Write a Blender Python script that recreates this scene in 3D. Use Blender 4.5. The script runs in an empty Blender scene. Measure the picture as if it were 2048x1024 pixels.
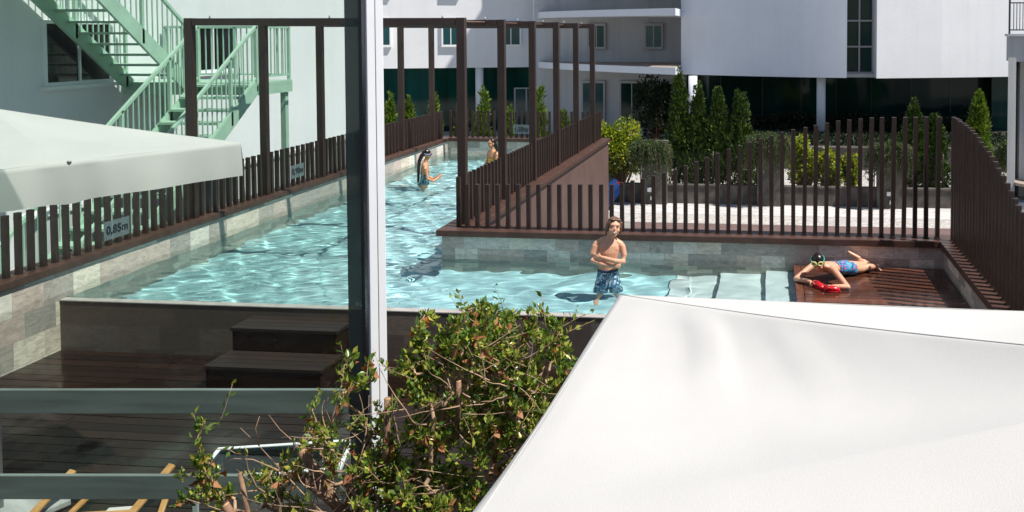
import bpy, bmesh, math, random
import numpy as np
from mathutils import Vector, Matrix, noise
PI = math.pi
R = math.radians
C = bpy.context.scene.collection
scene = bpy.context.scene
# ------------------------------------------------------------------ camera, sky, sun, exposure
cam_d = bpy.data.cameras.new('camera')
cam = bpy.data.objects.new('camera', cam_d); C.objects.link(cam)
cam.location = (0, 0, 3.2)
cam.rotation_euler = (R(88), 0, R(5.41))
cam_d.sensor_width = 36; cam_d.lens = 1700/2048*36
cam_d.shift_x = (1024-1380)/2048; cam_d.shift_y = -(512-124)/2048
cam_d.clip_start = .05; cam_d.clip_end = 500
scene.camera = cam
SUN = Vector((.57, -.15, 1)).normalized()            # direction towards the sun
el = math.asin(SUN.z); az = math.atan2(SUN.x, SUN.y)
w = bpy.data.worlds.new('World'); scene.world = w; w.use_nodes = True
wn = w.node_tree.nodes; bg = wn['Background']
sky = wn.new('ShaderNodeTexSky'); sky.sky_type = 'NISHITA'; sky.sun_disc = False
sky.sun_elevation = el; sky.sun_rotation = az; sky.altitude = 50; sky.air_density = 1; sky.dust_density = .6
w.node_tree.links.new(sky.outputs[0], bg.inputs[0]); bg.inputs[1].default_value = .075
sd = bpy.data.lights.new('sun', 'SUN'); sd.energy = 4.9; sd.angle = R(.5); sd.color = (1, .95, .87)
so = bpy.data.objects.new('sun', sd); C.objects.link(so); so.rotation_euler = SUN.to_track_quat('Z', 'Y').to_euler(); so.location = (8, -4, 20)
sd.cycles.is_caustics_light = True
scene.view_settings.view_transform = 'Standard'; scene.view_settings.look = 'None'
scene.view_settings.exposure = .4; scene.view_settings.gamma = 1
scene.render.engine = 'CYCLES'
scene.cycles.max_bounces = 10; scene.cycles.transmission_bounces = 6; scene.cycles.transparent_max_bounces = 16
scene.cycles.use_denoising = True; scene.cycles.sample_clamp_indirect = 4
scene.cycles.caustics_reflective = False; scene.cycles.caustics_refractive = True

# ------------------------------------------------------------------ helpers
def V(*a): return Vector(a)
class MB:
    """collects boxes, tubes, lofts; builds ONE mesh with box-projected metric UVs"""
    def __init__(s): s.v = []; s.f = []; s.sm = []
    def add(s, vs, fs, smooth=False):
        b = len(s.v); s.v += [tuple(p) for p in vs]; s.f += [tuple(i+b for i in f) for f in fs]; s.sm += [smooth]*len(fs)
        return s
    def box(s, a, b, M=None):
        x0, y0, z0 = a; x1, y1, z1 = b
        vs = [V(x, y, z) for z in (z0, z1) for x, y in ((x0, y0), (x1, y0), (x1, y1), (x0, y1))]
        if M: vs = [M @ p for p in vs]
        return s.add(vs, [(3, 2, 1, 0), (4, 5, 6, 7), (0, 1, 5, 4), (1, 2, 6, 5), (2, 3, 7, 6), (3, 0, 4, 7)])
    def bar(s, p, q, wd, ht, up=V(0, 0, 1)):
        p, q = V(*p), V(*q); d = (q-p).normalized(); side = d.cross(up)
        side = side.normalized() if side.length > 1e-4 else V(1, 0, 0); u = side.cross(d)
        vs = [c+side*(i*wd/2)+u*(j*ht/2) for c in (p, q) for i, j in ((-1, -1), (1, -1), (1, 1), (-1, 1))]
        return s.add(vs, [(0, 1, 2, 3), (7, 6, 5, 4), (0, 4, 5, 1), (1, 5, 6, 2), (2, 6, 7, 3), (3, 7, 4, 0)])
    def tube(s, pts, rad, n=8, smooth=True, cap=True):
        pts = [V(*p) for p in pts]
        if not hasattr(rad, '__len__'): rad = [rad]*len(pts)
        rings = []; ref = V(.13, .31, .94)
        for i, p in enumerate(pts):
            d = (pts[min(i+1, len(pts)-1)]-pts[max(i-1, 0)]).normalized()
            a = d.cross(ref); a = a.normalized() if a.length > 1e-3 else V(1, 0, 0); b = d.cross(a)
            rings.append([p+(a*math.cos(2*PI*k/n)+b*math.sin(2*PI*k/n))*rad[i] for k in range(n)])
        vs = [q for r_ in rings for q in r_]; fs = []
        for i in range(len(pts)-1):
            for k in range(n):
                k2 = (k+1) % n
                fs.append((i*n+k, i*n+k2, (i+1)*n+k2, (i+1)*n+k))
        if cap: fs += [tuple(range(n))[::-1], tuple(range((len(pts)-1)*n, len(pts)*n))]
        return s.add(vs, fs, smooth)
    def caps(s, pts, n=12):
        """chain of spheres joined by cones, round ends: pts = (x,y,z,r)"""
        P = [V(*p[:3]) for p in pts]; rr = [p[3] for p in pts]
        d0 = (P[0]-P[1]).normalized(); d1 = (P[-1]-P[-2]).normalized()
        A = [(P[0]+d0*rr[0]*math.sin(t), rr[0]*math.cos(t)) for t in (1.45, 1.0, .5)]
        B = [(P[-1]+d1*rr[-1]*math.sin(t), rr[-1]*math.cos(t)) for t in (.5, 1.0, 1.45)]
        L = A+list(zip(P, rr))+B
        return s.tube([l[0] for l in L], [l[1] for l in L], n)
    def ell(s, c, r, M=None, n=16, m=10):
        c = V(*c); vs = []; fs = []
        for i in range(1, m):
            t = PI*i/m
            for k in range(n):
                p = V(r[0]*math.sin(t)*math.cos(2*PI*k/n), r[1]*math.sin(t)*math.sin(2*PI*k/n), r[2]*math.cos(t))
                vs.append(c+(M @ p if M else p))
        for i in range(m-2):
            for k in range(n):
                k2 = (k+1) % n; fs.append((i*n+k, (i+1)*n+k, (i+1)*n+k2, i*n+k2))
        e = V(0, 0, r[2]); e = M @ e if M else e
        vs += [c+e, c-e]; t_ = len(vs)-2
        for k in range(n):
            k2 = (k+1) % n; fs += [(t_, k, k2), (t_+1, (m-2)*n+k2, (m-2)*n+k)]
        return s.add(vs, fs, True)
    def loft(s, rings, n=16):
        """rings = (centre, half-axis a, half-axis b)"""
        vs = []; fs = []
        for c, a, b in rings:
            c, a, b = V(*c), V(*a), V(*b)
            vs += [c+a*math.cos(2*PI*k/n)+b*math.sin(2*PI*k/n) for k in range(n)]
        for i in range(len(rings)-1):
            for k in range(n):
                k2 = (k+1) % n; fs.append((i*n+k, i*n+k2, (i+1)*n+k2, (i+1)*n+k))
        fs += [tuple(range(n))[::-1], tuple(range((len(rings)-1)*n, len(rings)*n))]
        return s.add(vs, fs, True)
    def xf(s, M): s.v = [tuple(M @ V(*p)) for p in s.v]; return s
    def build(s, name, mat, parent=None, loc=None, bevel=0):
        me = bpy.data.meshes.new(name); me.from_pydata(s.v, [], s.f)
        me.polygons.foreach_set('use_smooth', s.sm)
        uv(me); o = bpy.data.objects.new(name, me); C.objects.link(o); me.materials.append(mat)
        if parent: o.parent = parent
        if loc: o.location = loc
        if bevel:
            m = o.modifiers.new('bevel', 'BEVEL'); m.width = bevel; m.segments = 2; m.limit_method = 'ANGLE'
        return o
def uv(me):
    n = len(me.loops)
    if not n: return
    me.calc_loop_triangles() if False else None
    co = np.empty(len(me.vertices)*3); me.vertices.foreach_get('co', co); co = co.reshape(-1, 3)
    li = np.empty(n, int); me.loops.foreach_get('vertex_index', li)
    nr = np.empty(len(me.polygons)*3); me.polygons.foreach_get('normal', nr); nr = np.abs(nr.reshape(-1, 3))
    tot = np.empty(len(me.polygons), int); me.polygons.foreach_get('loop_total', tot)
    ax = np.repeat(np.argmax(nr, 1), tot); p = co[li]
    u = np.where(ax == 0, p[:, 1], p[:, 0]); v = np.where(ax == 2, p[:, 1], p[:, 2])
    l = me.uv_layers.new(name='UVMap'); l.data.foreach_set('uv', np.stack([u, v], 1).ravel())
def tag(o, label, cat, group=None, kind=None):
    if label: o['label'] = label
    if cat: o['category'] = cat
    if group: o['group'] = group
    if kind: o['kind'] = kind
    return o
def thing(name, label, cat, loc=(0, 0, 0), group=None):
    o = bpy.data.objects.new(name, None); C.objects.link(o); o.location = loc; o.empty_display_size = .2
    return tag(o, label, cat, group)
def struct(o): o['kind'] = 'structure'; return o
def copy_tree(o, parent=None):
    c = o.copy(); C.objects.link(c)
    if parent: c.parent = parent
    for ch in list(o.children): copy_tree(ch, c)
    return c
def bake(o):
    """apply modifiers without operators"""
    dg = bpy.context.evaluated_depsgraph_get(); dg.update()
    me = bpy.data.meshes.new_from_object(o.evaluated_get(dg)); o.modifiers.clear(); o.data = me
    return o

# ------------------------------------------------------------------ materials
class NT:
    def __init__(s, name):
        s.m = bpy.data.materials.new(name); s.m.use_nodes = True; s.t = s.m.node_tree; s.n = s.t.nodes
        s.b = s.n['Principled BSDF']; s.out = s.n['Material Output']
    def new(s, k, **kw):
        x = s.n.new(k)
        for a, b in kw.items(): setattr(x, a, b)
        return x
    def link(s, a, b): s.t.links.new(a, b)
    def ramp(s, fac, stops, interp='LINEAR'):
        r = s.new('ShaderNodeValToRGB'); e = r.color_ramp.elements; r.color_ramp.interpolation = interp
        while len(e) < len(stops): e.new(.5)
        for i, (p, c) in enumerate(stops): e[i].position = p; e[i].color = (*c, 1) if len(c) == 3 else c
        s.link(fac, r.inputs[0]); return r.outputs[0]
    def coord(s, kind='Object', scale=(1, 1, 1), rot=(0, 0, 0)):
        c = s.new('ShaderNodeTexCoord'); m = s.new('ShaderNodeMapping'); m.inputs['Scale'].default_value = scale; m.inputs['Rotation'].default_value = rot
        s.link(c.outputs[kind], m.inputs[0]); return m.outputs[0]
    def noise(s, vec, scale, detail=4, rough=.55, dist=0):
        n = s.new('ShaderNodeTexNoise'); n.inputs['Scale'].default_value = scale; n.inputs['Detail'].default_value = detail
        n.inputs['Roughness'].default_value = rough; n.inputs['Distortion'].default_value = dist
        s.link(vec, n.inputs['Vector']); return n.outputs['Fac']
    def mix(s, f, a, b, mode='MIX'):
        x = s.new('ShaderNodeMix', data_type='RGBA', blend_type=mode)
        if isinstance(f, float): x.inputs[0].default_value = f
        else: s.link(f, x.inputs[0])
        for i, c in ((6, a), (7, b)):
            if isinstance(c, tuple): x.inputs[i].default_value = (*c[:3], 1)
            else: s.link(c, x.inputs[i])
        return x.outputs[2]
    def bump(s, h, strength=.3, dist=.01):
        b = s.new('ShaderNodeBump'); b.inputs['Strength'].default_value = strength; b.inputs['Distance'].default_value = dist
        s.link(h, b.inputs['Height']); s.link(b.outputs[0], s.b.inputs['Normal']); return b
    def col(s, c): s.link(c, s.b.inputs['Base Color'])
    def set(s, **k):
        for a, b in k.items(): s.b.inputs[a.replace('_', ' ')].default_value = b
        return s
def simple(name, c, rough=.5, var=.0, scale=6, bump=0, bscale=60, metal=0, spec=.5, stretch=(1, 1, 1)):
    t = NT(name); t.set(Roughness=rough, Metallic=metal); t.b.inputs['Specular IOR Level'].default_value = spec
    v = t.coord('Object', stretch)
    if var:
        f = t.noise(v, scale, 5)
        lo = tuple(x*(1-var) for x in c); hi = tuple(min(1, x*(1+var)) for x in c)
        t.col(t.ramp(f, [(.3, lo), (.7, hi)]))
    else: t.b.inputs['Base Color'].default_value = (*c, 1)
    if bump: t.bump(t.noise(v, bscale, 4), bump, .004)
    return t.m
def stucco(name, c, stain=.16, bump=.25):
    t = NT(name); t.set(Roughness=.88); a = t.ramp(t.noise(t.coord('Object'), .8, 5), [(.3, tuple(x*.95 for x in c)), (.7, c)])
    k = t.ramp(t.noise(t.coord('Object', (2.2, 2.2, .16)), 1.3, 6, .6), [(.32, (1-stain,)*3), (.55, (1, 1, 1))]); k2 = t.ramp(t.noise(t.coord('Object'), 14, 5, .7), [(.3, (.95, .95, .95)), (.7, (1.02, 1.02, 1.02))])
    t.col(t.mix(1., t.mix(1., a, k, 'MULTIPLY'), k2, 'MULTIPLY')); t.bump(t.noise(t.coord('Object'), 70, 4), bump, .006); return t.m
def stone_tile(name, tw, th, dark=1., warm=0., gap=.002):
    t = NT(name); t.set(Roughness=.55)
    u = t.coord('UV')
    def brick(c1, c2, mort):
        b = t.new('ShaderNodeTexBrick'); t.link(u, b.inputs['Vector'])
        b.inputs['Color1'].default_value = c1; b.inputs['Color2'].default_value = c2; b.inputs['Mortar'].default_value = mort
        b.inputs['Scale'].default_value = 1; b.inputs['Brick Width'].default_value = tw; b.inputs['Row Height'].default_value = th
        b.inputs['Mortar Size'].default_value = gap; b.inputs['Mortar Smooth'].default_value = .2; b.inputs['Bias'].default_value = 0
        b.offset = .37; b.squash = 1
        return b
    b = brick((0, 0, 0, 1), (1, 1, 1, 1), (.5, .5, .5, 1))
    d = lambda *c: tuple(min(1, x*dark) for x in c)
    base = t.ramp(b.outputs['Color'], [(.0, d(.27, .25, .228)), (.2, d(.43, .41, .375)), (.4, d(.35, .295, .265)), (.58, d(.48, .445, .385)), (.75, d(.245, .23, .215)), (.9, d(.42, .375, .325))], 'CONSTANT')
    # veins run differently in every tile
    add = t.new('ShaderNodeVectorMath', operation='MULTIPLY_ADD'); t.link(b.outputs['Color'], add.inputs[0]); add.inputs[1].default_value = (7, 13, 3); t.link(t.coord('UV', (1, 2.6, 1), (0, 0, .5)), add.inputs[2])
    f1 = t.noise(add.outputs[0], 7, 8, .68, 1.2); f2 = t.noise(add.outputs[0], 55, 3, .6)
    c = t.mix(.75, base, t.ramp(f1, [(.28, (.45, .43, .42)), (.5, (.92, .92, .92)), (.72, (1.35, 1.32, 1.28))]), 'MULTIPLY')
    c = t.mix(.5, c, t.ramp(f2, [(.3, (.7, .7, .7)), (.7, (1.25, 1.25, 1.25))]), 'MULTIPLY')
    c = t.mix(b.outputs['Fac'], c, d(.2, .185, .17)); c = t.mix(1., c, (1.0, .975, .955), 'MULTIPLY')
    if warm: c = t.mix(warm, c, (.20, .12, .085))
    # damp, slightly limed band where the waves wet the tiles
    sp = t.new('ShaderNodeSeparateXYZ'); t.link(t.coord('Object'), sp.inputs[0]); ad = t.new('ShaderNodeMath', operation='MULTIPLY_ADD'); t.link(t.noise(t.coord('Object'), 5, 4), ad.inputs[0]); ad.inputs[1].default_value = -.12; t.link(sp.outputs[2], ad.inputs[2])
    wetf = t.ramp(ad.outputs[0], [(0, (1, 1, 1)), (.03, (0, 0, 0))]); c = t.mix(wetf, c, t.mix(1., c, (.72, .74, .72), 'MULTIPLY'))
    t.col(c); t.bump(f1, .15, .006); return t.m
def wood(name, c1, c2, rough=.45, scale=1, island=True, along='x', wet=None):
    t = NT(name); st = {'x': (1.2, 14, 14), 'y': (14, 1.2, 14), 'z': (14, 14, 1.2)}[along]
    v = t.coord('Object', st); f = t.noise(v, 3*scale, 7, .6, .6)
    c = t.ramp(f, [(.25, c1), (.75, c2)])
    if island:
        g = t.new('ShaderNodeNewGeometry'); c = t.mix(1., c, t.ramp(g.outputs['Random Per Island'], [(0, (.55, .53, .53)), (.5, (.95, .95, .95)), (1, (1.45, 1.38, 1.3))]), 'MULTIPLY')
    t.col(c); t.set(Roughness=rough); t.bump(f, .15, .003)
    if wet:
        n = t.noise(t.coord('Object'), wet, 3); t.link(t.ramp(n, [(.42, (.12,)*3), (.6, (rough,)*3)]), t.b.inputs['Roughness'])
    return t.m
def leafmat(name, cols, trans=.35, rough=.4):
    t = NT(name); g = t.new('ShaderNodeNewGeometry')
    c = t.ramp(g.outputs['Random Per Island'], [(i/(len(cols)-1), k) for i, k in enumerate(cols)])
    t.col(c); t.set(Roughness=rough); t.b.inputs['Specular IOR Level'].default_value = .4
    tr = t.new('ShaderNodeBsdfTranslucent'); mx = t.new('ShaderNodeMixShader'); mx.inputs[0].default_value = trans
    t.link(t.mix(1., c, (1.4, 1.5, .6), 'MULTIPLY'), tr.inputs[0]); t.link(t.b.outputs[0], mx.inputs[1]); t.link(tr.outputs[0], mx.inputs[2]); t.link(mx.outputs[0], t.out.inputs[0])
    return t.m
M = {}
M['bronze'] = simple('bronze paint', (.037, .021, .0165), .42, .22, 3, .1, 40)
M['coping'] = simple('brown coping', (.075, .038, .028), .45, .3, 5, .15, 30, stretch=(1, 1, 1))
M['cladding'] = simple('brown cladding', (.135, .08, .068), .5, .14, 2.5, .1, 50)
M['tile'] = stone_tile('pool wall tile', .33, .165, 1.75)
M['tile_left'] = stone_tile('left wall tile', .42, .29, 1.8)
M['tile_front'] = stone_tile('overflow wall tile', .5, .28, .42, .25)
M['tile_floor'] = stone_tile('pool floor tile', .33, .33, 1.95)
M['pale_tile'] = simple('pale step tile', (.82, .84, .82), .6, .1, 2)
M['basin'] = simple('turquoise basin lining', (.52, .755, .785), .6, .1, 1.5)
M['stucco'] = stucco('white stucco', (.82, .83, .86), .035)
M['stucco_shade'] = stucco('shade tinted stucco', (.76, .80, .88), .03)  # shaded hotel parts: the bluish shade is put into their colour
M['stucco_grey'] = stucco('grey stucco', (.56, .57, .60), .12)
M['stucco_old'] = stucco('weathered stucco', (.66, .65, .62), .3, .35)
M['slab'] = simple('balcony floor', (.30, .24, .2), .8, .2, 3)
M['green_paint'] = simple('pale green paint', (.37, .55, .435), .45, .1, 4, .08, 60)
M['frame_grey'] = simple('grey aluminium', (.42, .42, .43), .4)
M['white_alu'] = simple('white aluminium', (.84, .85, .88), .35, .03, 3)
M['dark_alu'] = simple('dark aluminium', (.06, .062, .06), .25, .1, 2)
M['rail_alu'] = simple('grey green aluminium', (.36, .38, .37), .5, .25, 3, .05, 30, stretch=(.4, 4, 4))
M['iron'] = simple('blue black iron', (.03, .035, .06), .4)
M['street'] = None
def cobble():
    t = NT('pale cobbles'); v = t.coord('Object'); vo = t.new('ShaderNodeTexVoronoi'); vo.feature = 'DISTANCE_TO_EDGE'; vo.inputs['Scale'].default_value = 6; t.link(v, vo.inputs['Vector'])
    vc = t.new('ShaderNodeTexVoronoi'); vc.inputs['Scale'].default_value = 6; t.link(v, vc.inputs['Vector'])
    f = t.noise(v, .7, 5)
    c = t.ramp(vc.outputs['Color'], [(0, (.40, .38, .36)), (1, (.56, .54, .52))]); c = t.mix(.5, c, t.ramp(f, [(.3, (.8, .79, .78)), (.7, (1.1, 1.1, 1.1))]), 'MULTIPLY')
    c = t.mix(t.ramp(vo.outputs['Distance'], [(.0, (1, 1, 1)), (.07, (0, 0, 0))]), c, (.24, .22, .20)); t.col(c); t.set(Roughness=.85); t.bump(vo.outputs['Distance'], .5, .03); return t.m
M['street'] = cobble()
def slabs():
    t = NT('street slabs'); u = t.coord('UV', (1, 1, 1), (0, 0, R(28))); b = t.new('ShaderNodeTexBrick'); t.link(u, b.inputs['Vector'])
    b.inputs['Color1'].default_value = (.50, .49, .48, 1); b.inputs['Color2'].default_value = (.58, .57, .56, 1); b.inputs['Mortar'].default_value = (.24, .23, .22, 1)
    b.inputs['Scale'].default_value = 1; b.inputs['Brick Width'].default_value = 2.4; b.inputs['Row Height'].default_value = .42; b.inputs['Mortar Size'].default_value = .014
    c = t.mix(.5, b.outputs[0], t.ramp(t.noise(t.coord('Object'), .9, 6), [(.3, (.78, .77, .76)), (.7, (1.1, 1.1, 1.1))]), 'MULTIPLY'); t.col(c); t.set(Roughness=.85); return t.m
M['slabs'] = slabs()
M['redstrip'] = simple('reddish paving', (.15, .095, .088), .8, .12, 3, .1, 80)
M['ground'] = simple('pale concrete', (.26, .26, .24), .9, .15, 1, .2, 60)
M['soil'] = simple('dark planted soil', (.03, .033, .02), .95, .5, 3, .4, 30)
M['wallstone'] = simple('grey garden wall', (.09, .081, .072), .9, .5, 2.6, .4, 22)
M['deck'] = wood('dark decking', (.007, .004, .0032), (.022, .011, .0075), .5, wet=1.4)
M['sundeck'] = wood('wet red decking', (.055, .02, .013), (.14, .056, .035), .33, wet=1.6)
M['step'] = wood('step boards', (.010, .006, .0045), (.022, .0125, .009), .6)
M['pine'] = wood('light wood', (.42, .22, .07), (.62, .36, .14), .5, island=False)
M['canvas'] = simple('white canvas', (.545, .537, .522), .9, .04, 2.2, .2, 420)
M['bark'] = simple('brown bark', (.21, .125, .075), .9, .45, 14, .6, 60)
M['twig'] = simple('pale twig', (.38, .25, .165), .9, .35, 20, .4, 80)
M['cut'] = simple('cut wood', (.52, .31, .17), .8, .2, 30)
M['laurel'] = leafmat('laurel leaves', [(.04, .09, .022), (.09, .17, .03), (.19, .28, .04), (.30, .34, .05), (.46, .43, .08), (.06, .12, .03), (.18, .26, .04)], .3, .27)
M['dead'] = leafmat('dry leaves', [(.20, .07, .025), (.34, .13, .05), (.45, .22, .1)], .3, .7)
M['cypress'] = leafmat('cypress sprays', [(.010, .026, .006), (.02, .05, .008), (.035, .08, .011), (.10, .18, .022), (.022, .05, .008), (.15, .23, .03)], .08, .6)
M['thuja'] = leafmat('bright conifer sprays', [(.035, .075, .012), (.10, .17, .02), (.19, .26, .03), (.06, .11, .014)], .3, .6)
M['citrus'] = leafmat('citrus leaves', [(.05, .10, .012), (.14, .22, .02), (.33, .38, .03), (.5, .46, .05), (.09, .16, .015)], .4, .35)
M['rosemary'] = leafmat('grey green trailing leaves', [(.035, .06, .022), (.07, .105, .04), (.11, .145, .06)], .25, .6)
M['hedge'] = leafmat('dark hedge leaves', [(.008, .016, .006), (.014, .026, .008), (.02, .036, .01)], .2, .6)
M['plastic_white'] = simple('white plastic', (.75, .76, .76), .4)
def glass_facade(name, c, rough=.06):
    t = NT(name); t.set(Roughness=rough); t.col(t.ramp(t.noise(t.coord('Object', (1, 1, .25)), .6, 4), [(.35, tuple(x*.45 for x in c)), (.65, c)])); t.b.inputs['Specular IOR Level'].default_value = .3  # patchy noise in the colour stands in for vague reflections
    t.bump(t.noise(t.coord('Object'), .35, 2), .05, .05); return t.m
M['fglass'] = glass_facade('green facade glass', (.002, .06, .05))
M['dglass'] = glass_facade('dark shaded glass', (.006, .042, .037))
M['curtain'] = None
def curtain():
    t = NT('teal curtain glass'); t.set(Roughness=.1); wv = t.new('ShaderNodeTexWave'); wv.inputs['Scale'].default_value = 5; wv.inputs['Distortion'].default_value = 1; t.link(t.coord('Object', (1, 0, 0)), wv.inputs[0])
    t.col(t.ramp(wv.outputs['Fac'], [(0, (.008, .045, .05)), (1, (.025, .10, .11))])); return t.m
M['curtain'] = curtain()
def clear_glass(name, tint, ior=1.45):
    t = NT(name); tr = t.new('ShaderNodeBsdfTransparent'); tr.inputs[0].default_value = (*tint, 1)
    g = t.new('ShaderNodeBsdfGlossy'); g.inputs['Roughness'].default_value = .0; fr = t.new('ShaderNodeLayerWeight'); fr.inputs[0].default_value = .5; pw = t.new('ShaderNodeMath', operation='POWER'); t.link(fr.outputs['Facing'], pw.inputs[0]); pw.inputs[1].default_value = 5
    ma = t.new('ShaderNodeMath', operation='MULTIPLY_ADD'); t.link(pw.outputs[0], ma.inputs[0]); ma.inputs[1].default_value = .35; ma.inputs[2].default_value = ((ior-1)/(ior+1))**2
    mx = t.new('ShaderNodeMixShader'); t.link(ma.outputs[0], mx.inputs[0]); t.link(tr.outputs[0], mx.inputs[1]); t.link(g.outputs[0], mx.inputs[2]); t.link(mx.outputs[0], t.out.inputs[0]); return t.m
M['pane'] = clear_glass('tinted pane', (.83, .88, .855))
M['tableglass'] = clear_glass('table glass', (.42, .5, .52), 1.5)
def acrylic():
    t = NT('frosted acrylic'); t.set(Roughness=.3); t.b.inputs['Base Color'].default_value = (.20, .25, .27, 1)
    tr = t.new('ShaderNodeBsdfTransparent'); mx = t.new('ShaderNodeMixShader'); mx.inputs[0].default_value = .55; t.link(tr.outputs[0], mx.inputs[1]); t.link(t.b.outputs[0], mx.inputs[2]); t.link(mx.outputs[0], t.out.inputs[0]); return t.m
M['acrylic'] = acrylic()
M['ink'] = simple('black lettering', (.012, .014, .02), .4)
def water():
    t = NT('pool water'); g = t.new('ShaderNodeBsdfGlass'); g.inputs['IOR'].default_value = 1.333; g.inputs['Roughness'].default_value = 0; g.inputs['Color'].default_value = (.86, .98, .99, 1)
    t.link(g.outputs[0], t.out.inputs[0]); return t.m
M['water'] = water()
def smoked():
    t = NT('smoked glass edge'); t.set(Roughness=.25); t.b.inputs['Base Color'].default_value = (.26, .265, .255, 1); tr = t.new('ShaderNodeBsdfTransparent'); tr.inputs[0].default_value = (.55, .57, .55, 1); mx = t.new('ShaderNodeMixShader'); mx.inputs[0].default_value = .7; t.link(tr.outputs[0], mx.inputs[1]); t.link(t.b.outputs[0], mx.inputs[2]); t.link(mx.outputs[0], t.out.inputs[0]); return t.m
M['stile'] = smoked()
def skin(name, c):
    t = NT(name); t.set(Roughness=.42); f = t.noise(t.coord('Object'), 9, 3)
    t.col(t.ramp(f, [(.3, tuple(x*.9 for x in c)), (.7, c)])); t.b.inputs['Subsurface Weight'].default_value = .08; t.b.inputs['Subsurface Radius'].default_value = (.02, .008, .004); return t.m
M['skin'] = skin('fair skin', (.69, .37, .24)); M['skin_tan'] = skin('tanned skin', (.58, .29, .155))  # the bathers' own skin tones
M['hair'] = simple('wet dark hair', (.018, .010, .008), .22, .5, 30, .4, 90, stretch=(3, 3, .5)); M['hair_brown'] = simple('wet brown hair', (.15, .08, .045), .35, .5, 30, .4, 90, stretch=(3, 3, .5))
M['lip'] = simple('lips', (.46, .17, .12), .45); M['tooth'] = simple('teeth', (.8, .78, .72), .3); M['eye'] = simple('dark eyes', (.02, .013, .01), .2)
def pattern(name, cols, scale):
    t = NT(name); v = t.new('ShaderNodeTexVoronoi'); v.inputs['Scale'].default_value = scale; t.link(t.coord('Object'), v.inputs[0]); s_ = t.new('ShaderNodeSeparateColor'); t.link(v.outputs['Color'], s_.inputs[0])
    t.col(t.ramp(s_.outputs[0], [(i/len(cols), c) for i, c in enumerate(cols)], 'CONSTANT')); t.set(Roughness=.55); return t.m
M['shorts'] = pattern('blue patterned shorts', [(.02, .07, .14), (.06, .18, .30), (.30, .45, .55), (.03, .12, .22), (.5, .6, .65), (.05, .16, .25)], 42)
M['floral'] = pattern('blue floral swimsuit', [(.02, .12, .40), (.03, .35, .55), (.06, .22, .5), (.02, .05, .22), (.40, .10, .08), (.04, .30, .5), (.25, .45, .6)], 40)
M['tealsuit'] = pattern('teal swimsuit', [(.03, .12, .17), (.10, .3, .36), (.03, .08, .12), (.4, .5, .52)], 38)
M['yellowsuit'] = simple('yellow swimsuit', (.7, .42, .04), .5)
M['blueband'] = simple('blue band', (.22, .36, .58), .4); M['visor'] = simple('violet lens', (.05, .05, .22), .15)
M['teal'] = simple('teal strap', (.03, .42, .34), .4); M['gog'] = simple('pale yellow goggle rim', (.75, .72, .3), .35); M['lens'] = simple('amber lens', (.42, .3, .01), .12)
M['red'] = simple('glossy red shoe', (.62, .012, .02), .22, .1, 10); M['carblue'] = simple('blue car paint', (.012, .04, .16), .2); M['tyre'] = simple('tyre', (.015, .015, .016), .8); M['rim'] = simple('alloy', (.6, .6, .62), .3, metal=.6)
M['carglass'] = simple('car glass', (.01, .012, .014), .05); M['lamp_red'] = simple('tail lamp', (.35, .01, .01), .2)
M['wire'] = simple('galvanised wire', (.035, .035, .033), .5)
M['stripe'] = simple('dark void', (.02, .02, .02), .9)
# ================================================================== THE SETTING
struct(MB().box((-150, -60, -3.2), (150, 300, -2.6)).build('ground', M['ground']))
def sheet(name, x0, x1, y0, y1, z, m):
    return struct(MB().add([(x0, y0, z), (x1, y0, z), (x1, y1, z), (x0, y1, z)], [(0, 1, 2, 3)]).build(name, m))
sheet('road', -4.1, 30, 11.9, 24.7, -2.594, simple('blue grey asphalt', (.055, .055, .075), .85, .2, 5, .3, 120))
sheet('paved_strip', -4.1, 30, 24.7, 25.5, -2.590, M['redstrip'])
sheet('cobbled_street', -30, 30, 25.5, 26.75, -2.586, M['street'])
sheet('slab_pavement', -30, 30, 26.75, 28.4, -2.582, M['slabs'])
sheet('garden_ground', -30, 30, 28.7, 36, -2.578, M['street'])
struct(MB().box((-4.4, 36.3, -2.59), (30, 48, -1.62)).build('planting_bed', M['soil']))
struct(MB().box((-11.69, 2, -2.59), (-8.76, 24.4, -1.0)).build('side_path', M['ground']))
# terrace deck: boards along x with open joints over a dark void
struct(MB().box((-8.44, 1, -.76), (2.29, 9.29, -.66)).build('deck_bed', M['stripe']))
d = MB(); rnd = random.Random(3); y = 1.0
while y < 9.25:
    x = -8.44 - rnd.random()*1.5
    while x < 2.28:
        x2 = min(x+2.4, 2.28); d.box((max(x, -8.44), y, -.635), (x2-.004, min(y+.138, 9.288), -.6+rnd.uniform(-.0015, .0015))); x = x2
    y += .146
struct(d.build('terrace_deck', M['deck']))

# ------------------------------------------------------------------ the pool
pool = thing('swimming_pool', 'raised L shaped swimming pool with grey stone tile walls and brown coping', 'swimming pool', (0, 0, 0))
MB().box((-8.45, 9.4, -1.25), (-4.6, 21.6, -.95)).build('deep_floor', M['basin'], pool); MB().box((-4.598, 9.4, -1.25), (-1.3, 11.5, -.52)).build('middle_floor', M['basin'], pool); MB().box((-1.298, 9.4, -1.25), (2.3, 11.5, -.45)).build('shallow_floor', M['pale_tile'], pool)
MB().box((-8.75, 1.0, -2.59), (-8.45, 21.9, .34)).build('left_wall', M['tile_left'], pool)
MB().box((-8.449, 21.6, -2.59), (-4.3, 21.9, .34)).build('far_wall', M['tile'], pool)
MB().box((-4.6, 11.5, -2.59), (-4.26, 21.598, .34)).build('inner_wall', M['tile'], pool)
MB().box((-4.258, 11.5, -2.59), (2.6, 11.78, .34)).build('back_wall', M['tile'], pool)
MB().box((2.3, 1.0, -2.59), (2.6, 11.498, .34)).build('right_wall', M['tile'], pool)
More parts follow.
